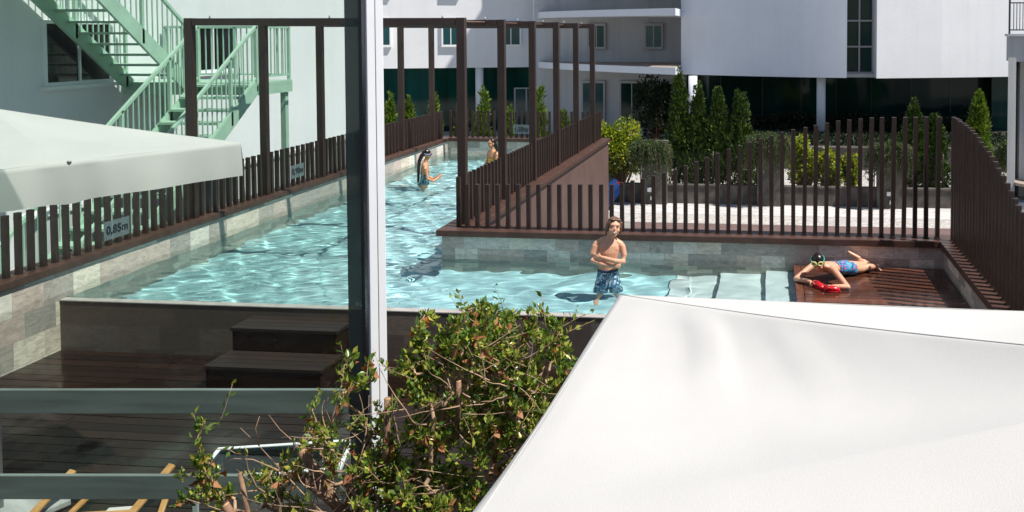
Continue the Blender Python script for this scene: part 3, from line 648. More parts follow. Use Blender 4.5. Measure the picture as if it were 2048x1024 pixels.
def conifer(name, label, loc, h, rad, mat, n, seed, group, spray=.13, lean=0):
    t = thing(name, label, 'tree', loc, group); r = np.random.default_rng(seed)
    MB().tube([(0, 0, 0), (.01, .01, h*.45), (0, 0, h*.96)], [.06, .045, .008], 8).build('trunk', M['bark'], t)
    # upright plumes, each a flame of sprays
    pts = []; ds = []; k = 46
    for i in range(k):
        z0 = h*(.06+.86*(i/k)**.9); prof = (1-z0/h)**.85*(.75+.25*min(1, z0/h*5))*1.22; a = i*2.399+r.uniform(-.3, .3); rr = rad*prof*r.uniform(.45, 1.12)
        c = np.array([math.cos(a)*rr, math.sin(a)*rr, z0]); ph = h*r.uniform(.13, .27); pr_ = rad*.42*(.5+prof*.6)
        m = n//k; u = r.uniform(0, 1, m)**.8; an = r.uniform(0, 2*PI, m); w_ = pr_*np.sin(np.clip(u*.93+.1, 0, 1)*PI)**.7*np.sqrt(r.uniform(.25, 1, m))
        p = c+np.stack([np.cos(an)*w_, np.sin(an)*w_, u*ph-.03*h], 1); pts.append(p)
        out = np.stack([np.cos(an)*.5+math.cos(a)*.35, np.sin(an)*.5+math.sin(a)*.35, np.full(m, 1.0)], 1)+r.normal(0, .28, (m, 3)); ds.append(out)
    m = n//6; u = r.uniform(0, 1, m); an = r.uniform(0, 2*PI, m); w_ = rad*.62*np.sqrt(np.clip(1-u, 0, 1))*np.sqrt(r.uniform(0, 1, m)); pts.append(np.stack([np.cos(an)*w_, np.sin(an)*w_, h*(.04+.93*u)], 1)); ds.append(np.stack([np.cos(an)*.4, np.sin(an)*.4, np.ones(m)], 1))
    PP = np.concatenate(pts); DD = np.concatenate(ds); keep = np.array([noise.noise(V(p[0]*3.6+seed*7, p[1]*3.6, p[2]*2.2)) > -.17 for p in PP]) | (r.uniform(size=len(PP)) < .22)
    leaves('crown', PP[keep], DD[keep], spray, mat, t, .2, .36, seed); return t
GC = 'cypresses in the street garden'
for x, y, h, rad, lab, sd_ in ((-3.18, 29.4, 4.05, .50, 'tallest slim cypress, next to the black shrub under the hotel', 1), (-2.5, 29.35, 3.65, .44, 'second slim cypress right of the tallest cypress', 2), (-1.78, 29.3, 3.6, .43, 'third slim cypress from the tallest in the group of four', 3), (-1.02, 29.35, 3.55, .48, 'cypress at the right end of the group of four', 4),
                               (4.84, 29.4, 3.15, .52, 'cypress behind the tallest bars of the fence', 5), (5.55, 29.35, 2.8, .48, 'shorter cypress just left of the fence corner', 6), (7.05, 29.6, 3.55, .5, 'loose bright cypress right of the fence corner beside the white building', 7)):
    conifer('cypress_tree', lab, (x, y, -2.58), h, rad, M['cypress'] if sd_ != 7 else M['thuja'], 8500, sd_, GC, .13)
GT = 'bright conifers beyond the far pool fence'
for i, (x, h, lab) in enumerate(((-12.65, 3.35, 'bright conifer just right of the white glass frame'), (-11.95, 3.3, 'bright conifer second from the white glass frame'), (-11.1, 3.35, 'bright conifer behind the left fence and a thin pergola post'), (-10.2, 3.2, 'bright conifer at the left end of the far fence'), (-9.42, 3.6, 'tall bright conifer in front of the white round column'), (-8.6, 3.1, 'bright conifer in front of the double door'), (-7.52, 3.72, 'tallest bright conifer by the downpipe'), (-6.75, 3.1, 'small bright conifer near the right end of the far fence'))):
    conifer('conifer', lab, (x, 27.2, -2.58), h, .36, M['thuja'], 3600, 20+i, GT, .14)
def blob_pts(r, n, ells):
    """points on and in ellipsoids, denser at the surface"""
    vol = np.array([e[1][0]*e[1][1]*e[1][2] for e in ells])**.66; cnt = (n*vol/vol.sum()).astype(int); P_ = []; D_ = []
    for (c, rad), k in zip(ells, cnt):
        d = r.normal(size=(k, 3)); d /= np.linalg.norm(d, axis=1, keepdims=True); s = r.uniform(.3, 1.6, (k, 1))**.5
        P_.append(np.array(c)+d*s*np.array(rad)); D_.append(d*.6+r.normal(0, .5, (k, 3))+np.array([0, 0, .15]))
    return np.concatenate(P_), np.concatenate(D_)
def shrub(name, label, cat, loc, ells, mat, n, size, seed, group=None, stems=(), aspect=.5):
    t = thing(name, label, cat, loc, group); r = np.random.default_rng(seed); s = MB()
    for i, (c, rad) in enumerate(ells):
        for q in range(2):
            a = r.uniform(0, 6.28); b0 = V(math.cos(a)*.05, math.sin(a)*.05, 0) if not stems else V(*stems[(i+q) % len(stems)])
            e = V(*c)+V(r.uniform(-.4, .4)*rad[0], r.uniform(-.4, .4)*rad[1], r.uniform(-.2, .5)*rad[2]); mid = b0.lerp(e, .5)+V(r.uniform(-.06, .06), r.uniform(-.06, .06), .05); s.tube([b0, mid, e], [.028, .018, .006], 6)
    s.build('trunk', M['bark'], t); P_, D_ = blob_pts(r, n, ells); keep = np.array([noise.noise(V(p[0]*2.8+seed*3, p[1]*2.8, p[2]*2.8)) > -.14 for p in P_]) | (r.uniform(size=len(P_)) < .2); P_ = P_[keep]; D_ = D_[keep]; leaves('crown', P_, D_, size, mat, t, .25, aspect, seed); return t
def clumps(r, c, rad, k, lo=.2, hi=.42):
    out = []
    for _ in range(k):
        d = r.normal(size=3); d /= np.linalg.norm(d); s = r.uniform(.45, .95); q = r.uniform(lo, hi); out.append((tuple(np.array(c)+d*s*np.array(rad)), tuple(q*np.array(rad))))
    return out
GY = 'yellow green citrus shrubs'
for x, y, zc, rad, lab, sd_, k in ((-5.3, 29.3, 1.62, (.85, .6, .95), 'large yellow green citrus tree by the end of the clad wall', 41, 22), (1.15, 29.3, 1.35, (.52, .5, .78), 'largest yellow shrub right of the big trailing plant', 42, 16), (2.0, 29.3, 1.15, (.42, .42, .62), 'middle yellow shrub in front of the retaining wall', 43, 13), (2.72, 29.35, 1.1, (.26, .3, .62), 'slim yellow shrub left of the pillar with a white plate', 44, 10)):
    r = np.random.default_rng(sd_); shrub('citrus_tree', lab, 'tree', (x, y, -2.58), clumps(r, (0, 0, zc), rad, int(k*1.7)), M['citrus'], int(5200*rad[0]/.5), .115, sd_, GY, ((0, 0, 0), (.12, .05, 0), (-.1, .03, 0)), .62)
GR = 'trailing plants on the garden pillars'
for x, zt, rad, lab, sd_ in ((-4.0, -.62, (.66, .38), 'trailing grey green plant hanging beside the citrus tree', 51), (-.05, -.35, (.8, .42), 'biggest trailing grey green plant between cypresses and yellow shrubs', 52), (3.92, -.6, (.74, .38), 'trailing grey green plant over the pillar with a white plate', 53), (7.75, -.5, (.45, .35), 'trailing grey green plant beside the corner building', 54)):
    r = np.random.default_rng(sd_); t = thing('trailing_plant', lab, 'plant', (x, 28.12, zt), GR); P_ = []; D_ = []; s = MB()
    for i in range(330):
        a = r.uniform(0, 2*PI); q = math.sqrt(r.uniform(0, 1)); ex = np.array([math.cos(a)*rad[0]*q, math.sin(a)*rad[1]*q, 0]); L = r.uniform(.25, 1.0)*(.45+.7*q)
        top = np.array([0, 0, .1])*(1-q); st0 = ex*.7+top+np.array([0, 0, r.uniform(-.05, .1)])
        prev = st0; path = [tuple(st0)]
        for k in range(9):
            f = k/8; p = st0+ex*.45*math.sin(f*1.6)+np.array([r.normal(0, .012), r.normal(0, .012), .10*math.sin(f*PI)-L*f**1.6]); path.append(tuple(p))
            for _ in range(5): P_.append(p+r.normal(0, .025, 3)); D_.append((p-prev)+r.normal(0, .05, 3)+np.array([0, 0, -.02]))
            prev = p
        if i % 3 == 0: s.tube(path[1:], .006, 4)
    MB().tube([(0, 0, -.4), (0, 0, .08)], [.03, .015], 6).build('trunk', M['bark'], t); s.build('stems', M['bark'], t); leaves('crown', P_, D_, .075, M['rosemary'], t, .2, .3, sd_)
r = np.random.default_rng(61)
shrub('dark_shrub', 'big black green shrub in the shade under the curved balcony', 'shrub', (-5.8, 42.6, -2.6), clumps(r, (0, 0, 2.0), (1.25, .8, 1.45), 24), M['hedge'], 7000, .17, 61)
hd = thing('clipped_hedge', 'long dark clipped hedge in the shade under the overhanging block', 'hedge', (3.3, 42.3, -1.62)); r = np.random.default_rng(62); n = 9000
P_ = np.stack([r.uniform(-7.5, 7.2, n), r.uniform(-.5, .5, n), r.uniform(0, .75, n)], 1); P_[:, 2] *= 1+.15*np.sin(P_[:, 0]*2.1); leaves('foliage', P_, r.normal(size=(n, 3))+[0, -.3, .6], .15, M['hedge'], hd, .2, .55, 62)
s = MB(); [s.tube([(x, 0, 0), (x+.05, .05, .6)], [.03, .01], 6) for x in np.arange(-7.2, 7.2, .6)]; s.build('stems', M['bark'], hd)
o = thing('ground_cover', None, None, (3, 39, -1.62)); o['kind'] = 'stuff'; bpy.data.objects.remove(o)
r = np.random.default_rng(63); n = 9000; P_ = np.stack([r.uniform(-4.3, 11, n), r.uniform(36.35, 41, n), np.full(n, -1.62)], 1); o = leaves('ground_cover', P_, r.normal(0, .6, (n, 3))+[0, 0, .8], .2, M['hedge'], None, .2, .4, 63); o['kind'] = 'stuff'; tag(o, 'dark ground cover plants on the raised bed under the hotel', 'ground cover')

# ------------------------------------------------------------------ the laurel bushes in front
def grow(r, base, targets, r0):
    """branch skeleton: every target is joined to the nearest lower node"""
    nodes = [(np.array(base, float), -1)]; order = sorted(targets, key=lambda t: np.linalg.norm(np.array(t)-base)); seg = []
    for t in order:
        t = np.array(t, float); best = min(range(len(nodes)), key=lambda i: np.linalg.norm(nodes[i][0]-t)+(.6 if nodes[i][0][2] > t[2] else 0)); a = nodes[best][0]
        mid = (a+t)/2+r.normal(0, .03, 3)+np.array([0, 0, .02]); nodes.append((mid, best)); seg.append((best, len(nodes)-1)); nodes.append((t, len(nodes)-1)); seg.append((len(nodes)-2, len(nodes)-1))
    wgt = [1.]*len(nodes)
    for i in range(len(nodes)-1, 0, -1): wgt[nodes[i][1]] += wgt[i]
    rad = [min(r0, .0022+.0012*w_**.62) for w_ in wgt]; return nodes, seg, rad
def laurel(name, label, base, ells, nt, seed, leaves_per, stubs=(), bare=(), dead=.05, lsize=.05):
    r = np.random.default_rng(seed); t = thing(name, label, 'shrub', tuple(base)); B = np.array(base)
    P_, _ = blob_pts(r, nt, ells); tg = [tuple(p) for p in P_]
    nodes, seg, rad = grow(r, B, tg, .022); m = MB()
    for a, b_ in seg: m.tube([nodes[a][0]-B, nodes[b_][0]-B], [rad[a], rad[b_]], 5, True, False)
    lp = []; ld = []; dp = []; ddir = []
    for a, b_ in seg:
        A_, Z_ = nodes[a][0]-B, nodes[b_][0]-B
        if rad[b_] > .0075: continue
        ax = Z_-A_; ax = ax/max(np.linalg.norm(ax), 1e-5); up_ = ax*.5+np.array([0, 0, .5]); k = int(leaves_per*r.uniform(.4, 1.5))
        for i in range(k):
            f = r.uniform(.1, 1.15); p = A_+(Z_-A_)*f+r.normal(0, .012, 3); d_ = up_+r.normal(0, .55, 3)
            if r.uniform() < dead: dp.append(p); ddir.append(d_-np.array([0, 0, 1.2]))
            else: lp.append(p); ld.append(d_)
        # broken outline: some leaves ride on long shoots that leave the mass
        for i in range(int(leaves_per*.5)): lp.append(Z_+r.normal(0, .02, 3)); ld.append(up_*1.2+r.normal(0, .5, 3))
    sh = m
    for _ in range(int(nt*.13)):
        c_, ra = ells[r.integers(len(ells))]; d_ = r.normal(size=3)*[1, .6, .7]+[0, 0, .55]; d_ /= np.linalg.norm(d_); p = np.array(c_)+d_*np.array(ra)*.8-B; path = [tuple(p)]; L = r.uniform(.12, .3)
        for k in range(5):
            d_ = d_+r.normal(0, .14, 3)+[0, 0, .05]; p = p+d_*L/5; path.append(tuple(p))
            for _q in range(2): lp.append(p+r.normal(0, .004, 3)); ld.append(d_*.5+r.normal(0, .55, 3))
        sh.tube(path, [.0028, .0026, .0024, .002, .0016, .0012], 4)
    m.build('branches', M['twig'], t)
    leaves('foliage', lp, ld, lsize, M['laurel'], t, .22, .48, seed, .6)
    if dp: leaves('dry_leaves', dp, ddir, .065, M['dead'], t, .5, .6, seed+1, .4)
    if stubs:
        s = MB(); c = MB()
        for p, q, rr in stubs:
            p, q = V(*p)-V(*base), V(*q)-V(*base); md = p.lerp(q, .5)+V(.015, -.01, .0); s.tube([p, md, q], [rr*1.15, rr*1.05, rr], 10); dv = (q-md).normalized(); c.tube([q-dv*.001, q+dv*.003], rr*.93, 10)
        s.build('pruned_stems', M['bark'], t); c.build('cut_ends', M['cut'], t)
    if bare:
        s = MB()
        for pts in bare:
            pts = [V(*p)-V(*base) for p in pts]; s.tube(pts, [max(.0014, .0048*(1-i/len(pts))) for i in range(len(pts))], 5)
        s.build('bare_twigs', M['twig'], t)
    return t
def twigs(r, starts, n, ln):
    out = []
    for _ in range(n):
        s_ = starts[r.integers(len(starts))]; p = np.array(s_)+r.normal(0, .06, 3); d_ = np.array([r.normal(0, .8), r.normal(0, .3), r.uniform(-.1, 1)]); d_ /= np.linalg.norm(d_); path = [tuple(p)]; L = ln*r.uniform(.4, 1.2)
        for k in range(5): d_ = d_+r.normal(0, .16, 3); p = p+d_*L/5; path.append(tuple(p))
        out.append(path)
    return out
r = np.random.default_rng(70)
E1 = [((-1.75, 5.45, 1.12), (.36, .3, .24)), ((-2.05, 5.45, 1.02), (.28, .25, .28)), ((-1.48, 5.45, .95), (.2, .25, .25)), ((-1.85, 5.4, .72), (.5, .35, .3)), ((-2.2, 5.35, .88), (.25, .25, .16)), ((-1.95, 5.35, .38), (.52, .4, .34)), ((-2.0, 5.3, .0), (.5, .4, .34)), ((-2.35, 5.3, .1), (.3, .3, .4)), ((-1.6, 5.4, .55), (.3, .3, .3))]
laurel('laurel_bush', 'large dense laurel bush with glossy leaves and dry twigs between glass frame and umbrella', (-2.0, 5.5, -.6), E1, 600, 71, 18,
       [((-2.5, 5.2, .25), (-2.43, 5.15, .86), .021), ((-2.0, 5.2, .62), (-1.96, 5.15, .99), .016), ((-2.12, 5.25, .6), (-2.1, 5.22, .93), .017)], twigs(r, [(-2.3, 5.1, .5), (-2.4, 5.1, .35), (-2.2, 5.1, .75), (-1.9, 5.1, .9), (-1.75, 5.1, .6), (-1.6, 5.2, 1.0), (-1.8, 5.2, 1.1)], 60, .34), .045, .041)
E2 = [((-2.72, 5.3, .86), (.13, .15, .2)), ((-2.8, 5.25, .62), (.2, .2, .2)), ((-2.6, 5.25, .4), (.2, .2, .25)), ((-3.62, 5.1, .52), (.05, .06, .16)), ((-3.45, 5.1, .12), (.25, .2, .17)), ((-3.1, 5.15, .32), (.3, .2, .1)), ((-2.95, 5.15, .12), (.25, .2, .16)), ((-3.62, 5.1, .25), (.14, .12, .2)), ((-2.65, 5.2, .02), (.25, .25, .2))]
laurel('laurel_bush', 'thin pruned laurel bush with thick cut stems and bare twigs before the glass', (-2.95, 5.25, -.6), E2, 125, 72, 12,
       [((-2.68, 5.2, -.1), (-2.98, 5.1, .52), .03), ((-2.66, 5.2, 0), (-2.97, 5.08, .36), .028), ((-3.3, 5.1, -.2), (-3.44, 5.0, .2), .024), ((-3.3, 5.1, -.3), (-3.37, 5.05, .38), .014), ((-3.15, 5.1, -.2), (-3.12, 5.05, .45), .009), ((-2.62, 5.2, -.2), (-2.7, 5.15, .3), .02)],
       [[(-2.7, 5.1, .0), (-2.9, 5.05, .22), (-3.08, 5.05, .4), (-3.22, 5.02, .58), (-3.33, 5, .7)], [(-3.08, 5.05, .4), (-3.25, 5, .5), (-3.38, 5, .5), (-3.5, 5, .42)], [(-3.22, 5.02, .58), (-3.23, 5, .7), (-3.2, 5, .78)], [(-3.7, 5, .22), (-3.5, 5, .17), (-3.35, 5, .13)]]+twigs(r, [(-2.9, 5.1, .3), (-2.75, 5.1, .6), (-2.65, 5.1, .4), (-3.2, 5.1, .2), (-2.8, 5.1, .1), (-3.0, 5.1, .0), (-2.6, 5.1, .0)], 75, .36), .09, .042)

# everything on the near terrace edge stands at its own distance: the bushes grow in a trough
K = .83
def nearer(o):
    o.location = V(0, 0, 3.2)+(o.location-V(0, 0, 3.2))*K; o.scale = (K, K, K)
for o in list(C.objects):
    if o.parent is None and o.name.startswith('laurel_bush'): nearer(o)
pl_ = thing('planter', 'long grey trough holding the laurel bushes', 'planter', (-2.1, 4.45, -.6)); MB().box((-1.3, -.3, 0), (1.2, .3, .62)).build('trough', M['stucco_grey'], pl_, bevel=.01); MB().box((-1.27, -.27, .621), (1.17, .27, .66)).build('soil', M['soil'], pl_)
# ================================================================== UMBRELLAS
def umbrella(label, cx, cy, rot, half, zc, za, zg, seed, wr, vd=.275):
    """square market umbrella: four cloth panels with slight sag and creases, hanging valance, 8 ribs, pole, base"""
    t = thing('parasol', label, 'parasol', (cx, cy, zg), 'white square parasols'); t.rotation_euler = (0, 0, rot); zc -= zg; za -= zg
    n = 72; cm = MB(); crn = [V(half, half, zc), V(-half, half, zc), V(-half, -half, zc), V(half, -half, zc)]; ap = V(0, 0, za)
    for k in range(4):
        A, B = crn[k], crn[(k+1) % 4]; vs = []
        for i in range(n+1):
            tt = i/n
            for j in range(n+1):
                s = j/n; e = A.lerp(B, s); p = ap.lerp(e, tt)
                sag = .045*abs(math.sin(2*PI*s))*math.sin(PI*min(1, tt*1.05))+.012*math.sin(PI*tt)
                ins = .02*math.sin(PI*s)**2*abs(math.sin(2*PI*s))*tt**6
                # creases run off the hip where the cloth is slack
                hipd = min(s, 1-s); c = 0
                if wr: w1 = tt*34+hipd*11+1.8*noise.noise(V(p.x*2.1, p.y*2.1, seed)); c = wr*min(1, hipd*14)*math.exp(-(max(0, hipd-.10)/.13)**2)*(math.exp(-((math.sin(w1)-1)/.8)**2)-.4)*math.exp(-((tt-.70)/.20)**2)*(.5+noise.noise(V(p.x*1.7, p.y*1.7, seed+4)))
                nz = .008*noise.noise(V(p.x*1.1, p.y*1.1, seed+2))+.003*noise.noise(V(p.x*5, p.y*5, seed))
                q = p+V(0, 0, -sag+(c+nz)*min(1, tt*3)*(1 if 0 < j < n else 0)*(1-tt**8)); q -= V(*(e-ap).xy, 0).normalized()*ins
                vs.append(q)
        rim = [vs[n*(n+1)+j] for j in range(n+1)]; out = V(*((A+B)/2).xy, 0).normalized()
        f_ = [(i*(n+1)+j, (i+1)*(n+1)+j, (i+1)*(n+1)+j+1, i*(n+1)+j+1) for i in range(n) for j in range(n)]
        # valance: rounded shoulder, then hangs with a pleat at the middle rib and soft waves
        m = 8; base = len(vs)-(n+1)
        for i in range(1, m+1):
            q = i/m
            for j in range(n+1):
                s = j/n; pl = math.exp(-((s-.5)/.045)**2); wv_ = .02*math.sin(s*PI*6+seed)*(math.sin(2*PI*s)**2)
                gat = math.exp(-((s-.5)/.13)**2)*math.cos((s-.5)*58)*.016+(math.exp(-(min(s, 1-s)/.10)**2))*math.cos(min(s, 1-s)*70)*.008
                o_ = out*(.018*math.sin(q*1.5)+q*(wv_*1.4-.035*pl)+gat*q**.6+.014*q*abs(math.sin(2*PI*s))+.006*noise.noise(V(s*9, k, seed)))
                vs.append(rim[j]+o_+V(0, 0, -(vd+.02*pl)*q**1.08))
        f_ += [(base+i*(n+1)+j, base+(i+1)*(n+1)+j, base+(i+1)*(n+1)+j+1, base+i*(n+1)+j+1) for i in range(m) for j in range(n)]
        cm.add(vs, f_, True)
    # merge the panel seams
    o = cm.build('canopy', M['canvas'], t); bm = bmesh.new(); bm.from_mesh(o.data); bmesh.ops.remove_doubles(bm, verts=bm.verts, dist=.0006); bm.to_mesh(o.data); bm.free()
    sm = MB(); hem = MB()
    for k in range(4): sm.tube([ap.lerp(crn[k], i/20)+V(0, 0, .0-.012*math.sin(PI*i/20)) for i in range(1, 21)], .0016, 6)
    for k in range(4):
        A, B = crn[k]*.985+V(0, 0, .012), crn[(k+1) % 4]*.985+V(0, 0, .012); A.z = B.z = zc+.0035; sm.tube([A.lerp(B, i/30)+V(0, 0, -.0) for i in range(31)], .0012, 4)
    sm.build('seams', M['canvas'], t)
    for k in range(4):
        A = crn[k]; mid = (A+crn[(k+1) % 4])/2
        for e in (A, mid): MB().bar(ap*.98+V(0, 0, -.06), e+V(0, 0, -.075), .02, .03).build('rib', M['frame_grey'], t)
        e = mid; MB().ell(e+V(0, 0, .006), (.016, .016, .008), None, 8, 6).build('rib_tip', M['frame_grey'], t)
    MB().tube([(0, 0, .06), (0, 0, za-.03)], .03, 14).build('pole', M['frame_grey'], t)
    MB().tube([(0, 0, za-.03), (0, 0, za+.05)], [.05, .02], 12).build('finial', M['canvas'], t)
    MB().box((-.35, -.35, 0), (.35, .35, .06)).build('base', M['rail_alu'], t, bevel=.015)
    return t
umbrella('huge white parasol canopy filling the lower right foreground', .755, 1.32, R(-1.9), 1.27, 2.37, 2.70, -.6, 3, .011)
umbrella('white parasol seen through the glass with its valance corner over the left fence', -6.04, 6.03, R(-24.7), 1.253, 2.287, 2.62, -.6, 7, .006)

# ================================================================== GLASS SCREEN
gs = thing('glass_screen', 'tall glass screen with white post, dark inner stile and grey green cross rails', 'glass screen', (-3.06*.83, 6.16*.83, .046)); gs.scale = (.83, .83, .83); gs.rotation_euler = (0, 0, R(5.41))
PR = Matrix.Translation((.078, 0, 0)) @ Matrix.Rotation(R(33), 4, 'Z') @ Matrix.Diagonal((.86, .8, 1, 1)) @ Matrix.Translation((-.07, 0, 0))
b = MB().box((.0, -.05, -.778), (.068, .05, 4.4)).box((.072, -.055, -.778), (.138, .05, 4.4)); b.xf(PR).build('post', M['white_alu'], gs, bevel=.004)
MB().box((.066, -.042, -.778), (.0725, .045, 4.39)).xf(PR).build('groove', M['dark_alu'], gs)
MB().box((-.148, .012, -.778), (-.03, .05, 4.4)).build('stile', M['stile'], gs); MB().box((-.028, -.03, -.778), (-.004, .05, 4.4)).build('gasket', M['dark_alu'], gs)
MB().box((-3.7, .012, .87), (-.15, .05, 1.055)).build('rail', M['rail_alu'], gs, bevel=.004); MB().box((-3.7, .012, .20), (-.15, .05, .385)).build('rail', M['rail_alu'], gs, bevel=.004)
MB().box((-3.7, .0, .03), (-.03, .01, 4.4)).build('pane', M['pane'], gs)

# ================================================================== FURNITURE BELOW
tb = thing('glass_table', 'white framed table with grey glass top half hidden by the pruned bush', 'table', (-4.01, 5.78, -.6)); tb.rotation_euler = (0, 0, R(13.5))
MB().bar((-.02, 0, .735), (.95, 0, .735), .03, .035).bar((-.02, -.42, .735), (.95, -.42, .735), .03, .035).bar((-.005, -.016, .735), (-.005, -.404, .735), .03, .034).bar((.935, -.016, .735), (.935, -.404, .735), .03, .034).build('frame', M['white_alu'], tb, bevel=.004)
MB().box((.012, -.404, .738), (.918, -.016, .746)).build('tabletop', M['tableglass'], tb)
for x in (.0, .93):
    for y in (0, -.42): MB().bar((x, y, 0), (x, y, .716), .03, .03, V(0, 1, 0)).build('leg', M['white_alu'], tb)
ch = thing('deck_chair', 'low light wood deck chair with white canvas behind the glass', 'deck chair', (-5.2, 6.2, -.6))
for a, b_ in (((.25, -.2, .03), (.36, .18, .28)), ((-.48, -.36, .03), (-.37, .02, .28))): MB().bar(a, b_, .065, .03).build('side_rail', M['pine'], ch, bevel=.008)
for a, b_ in (((.46, -.1, .03), (.40, .13, .20)), ((-.24, -.2, .03), (-.13, .05, .19))): MB().bar(a, b_, .045, .028).build('cross_leg', M['pine'], ch, bevel=.006)
MB().bar((-.46, -.27, .05), (.24, -.12, .05), .035, .03).build('crossbar', M['pine'], ch)
cv = MB(); vs = []
for i in range(9):
    f = i/8
    for q in (0, 1): vs.append((.02+.2*q+.03*f, -.36+.24*f+.05*q, .045+.03*f-.015*math.sin(PI*f)))
cv.add(vs, [(2*i, 2*i+1, 2*i+3, 2*i+2) for i in range(8)], True).build('canvas_sling', M['canvas'], ch)

# ================================================================== PEOPLE
def remesh(o, vox, sm=4):
    m = o.modifiers.new('r', 'REMESH'); m.mode = 'VOXEL'; m.voxel_size = vox; m.use_smooth_shade = True
    s = o.modifiers.new('s', 'SMOOTH'); s.factor = .5; s.iterations = sm; bake(o); o.data.polygons.foreach_set('use_smooth', [True]*len(o.data.polygons)); return o
def head_shell(mb, T):
    h = MB()
    h.ell((0, .012, .022), (.070, .086, .080)); h.ell((0, -.018, -.030), (.060, .061, .074)); h.ell((0, -.044, -.083), (.032, .027, .023)); h.ell((0, -.056, .03), (.05, .02, .02))
    h.caps([(0, -.076, .008, .007), (0, -.086, -.017, .0095)], 8); h.ell((.033, -.050, -.03), (.025, .022, .024)); h.ell((-.033, -.050, -.03), (.025, .022, .024)); h.ell((0, -.072, -.052), (.024, .012, .014))
    for s in (-1, 1): h.ell((s*.072, .012, -.012), (.010, .018, .028))
    h.xf(T); mb.add(h.v, h.f, True)
def face(parent, T, smile=False, brows=True):
    e = MB()
    for s in (-1, 1): e.ell((s*.029, -.0735, .006), (.009, .005, .0038), None, 10, 8)
    e.xf(T).build('eyes', M['eye'], parent)
    if brows:
        b_ = MB(); [b_.caps([(s*.017, -.0765, .025, .002), (s*.03, -.0735, .029, .0024), (s*.042, -.066, .026, .0018)], 6) for s in (-1, 1)]; b_.xf(T).build('eyebrows', M['hair_brown'], parent)
    l = MB(); l.caps([(-.018, -.074, -.054, .0025), (0, -.081, -.058 if smile else -.055, .004), (.018, -.074, -.054, .0025)], 8); l.xf(T).build('lips', M['lip'], parent)
    if smile: MB().caps([(-.010, -.081, -.055, .0022), (0, -.0838, -.057, .0024), (.010, -.081, -.055, .0022)], 8).xf(T).build('teeth', M['tooth'], parent)
def hand(mb, wrist, d, pn, th=1, curl=.5, s=1.):
    """palm, four unequal curled fingers and a thumb; d = pointing direction, pn = palm normal, th = thumb side"""
    w_ = V(*wrist); d = V(*d).normalized(); pn = V(*pn); pn = (pn-d*pn.dot(d)).normalized(); sd = d.cross(pn)*th
    c = w_+d*.04*s; mb.loft([(w_, sd*.018*s, pn*.013*s), (w_+d*.02*s, sd*.026*s, pn*.013*s), (w_+d*.055*s, sd*.030*s, pn*.011*s), (w_+d*.07*s, sd*.028*s, pn*.009*s)], 12)
    for k, L in enumerate((.056, .064, .060, .047)):
        b0 = w_+d*.066*s+sd*(.0225-.015*k)*s; sp = sd*(.12-.08*k); d1 = (d+sp+pn*curl*.5).normalized(); d2 = (d+sp+pn*curl*1.5).normalized(); L *= s
        p1 = b0+d1*L*.5; mb.caps([(*(b0-d*.012*s), .0072*s), (*p1, .0068*s), (*(p1+d2*L*.5), .0056*s)], 8)
    t0 = w_+d*.022*s+sd*.022*s; t1 = t0+(d*.6+sd*.75+pn*.35).normalized()*.03*s; mb.caps([(*t0, .010*s), (*t1, .0085*s), (*(t1+(d+sd*.2+pn*.4).normalized()*.026*s), .007*s)], 8)
def foot(mb, ank, d, up=(0, 0, 1)):
    a = V(*ank); d = V(*d).normalized(); u = V(*up); u = (u-d*u.dot(d)).normalized(); s = d.cross(u)
    mb.loft([(a-d*.045-u*.03, s*.02, u*.02), (a-d*.02-u*.025, s*.028, u*.03), (a+d*.05-u*.032, s*.03, u*.024), (a+d*.10-u*.04, s*.036, u*.014), (a+d*.125-u*.043, s*.03, u*.010)], 12)
    for k, q in enumerate((-.022, -.010, .002, .013, .023)): mb.caps([(*(a+d*.11-u*.043+s*q), .008), (*(a+d*(.142-abs(k-1)*.005)-u*.045+s*q*1.15), .0065)], 6)
def hd_T(c, yaw=0, pitch=0, roll=0): return Matrix.Translation(V(*c)) @ Matrix.Rotation(R(yaw), 4, 'Z') @ Matrix.Rotation(R(pitch), 4, 'X') @ Matrix.Rotation(R(roll), 4, 'Y')

def person_thing(label, loc, yaw):
    t = thing('person', label, 'person', loc, 'people at the pool'); t.rotation_euler = (0, 0, R(yaw)); return t
X_, Y_, Z_ = V(1, 0, 0), V(0, 1, 0), V(0, 0, 1)
# --- the laughing boy, arms crossed (local frame: z = 0 is the water level, faces -y)
t = person_thing('shirtless laughing person in blue shorts standing in the pool with crossed arms', (-2.03, 10.47, -.06), 13); b = MB()
b.loft([((0, 0, .13), X_*.115, Y_*.085), ((0, .005, .2), X_*.128, Y_*.092), ((0, 0, .30), X_*.117, Y_*.083), ((.005, -.005, .40), X_*.120, Y_*.083), ((.01, -.01, .50), X_*.135, Y_*.088), ((.012, -.005, .58), X_*.140, Y_*.082), ((.015, .0, .64), X_*.105, Y_*.06), ((.02, -.0, .69), X_*.05, Y_*.045)], 20)
for s, kx in ((-1, -.02), (1, .02)):
    b.caps([(s*.07, 0, .14, .075), (s*.088+kx, -.02, -.13, .05), (s*.088+kx, -.0, -.17, .046), (s*.09+kx, .015, -.42, .03)]); foot(b, (s*.09+kx, .015, -.425), (s*.25, -1, 0))
b.caps([(.02, .0, .65, .045), (.055, -.03, .745, .04)]); b.caps([(.025, .008, .675, .04), (-.07, .005, .638, .044), (-.14, .0, .60, .046)]); b.caps([(.025, .008, .675, .04), (.09, .005, .632, .044), (.155, .0, .59, .046)]); b.ell((-.045, -.050, .54), (.07, .03, .05)); b.ell((.065, -.050, .54), (.07, .03, .05)); b.ell((0, -.048, .36), (.085, .037, .1)); T = hd_T((.075, -.06, .825), 6, -4, 7) @ Matrix.Diagonal((1.2, 1.1, 1.1, 1)); head_shell(b, T)
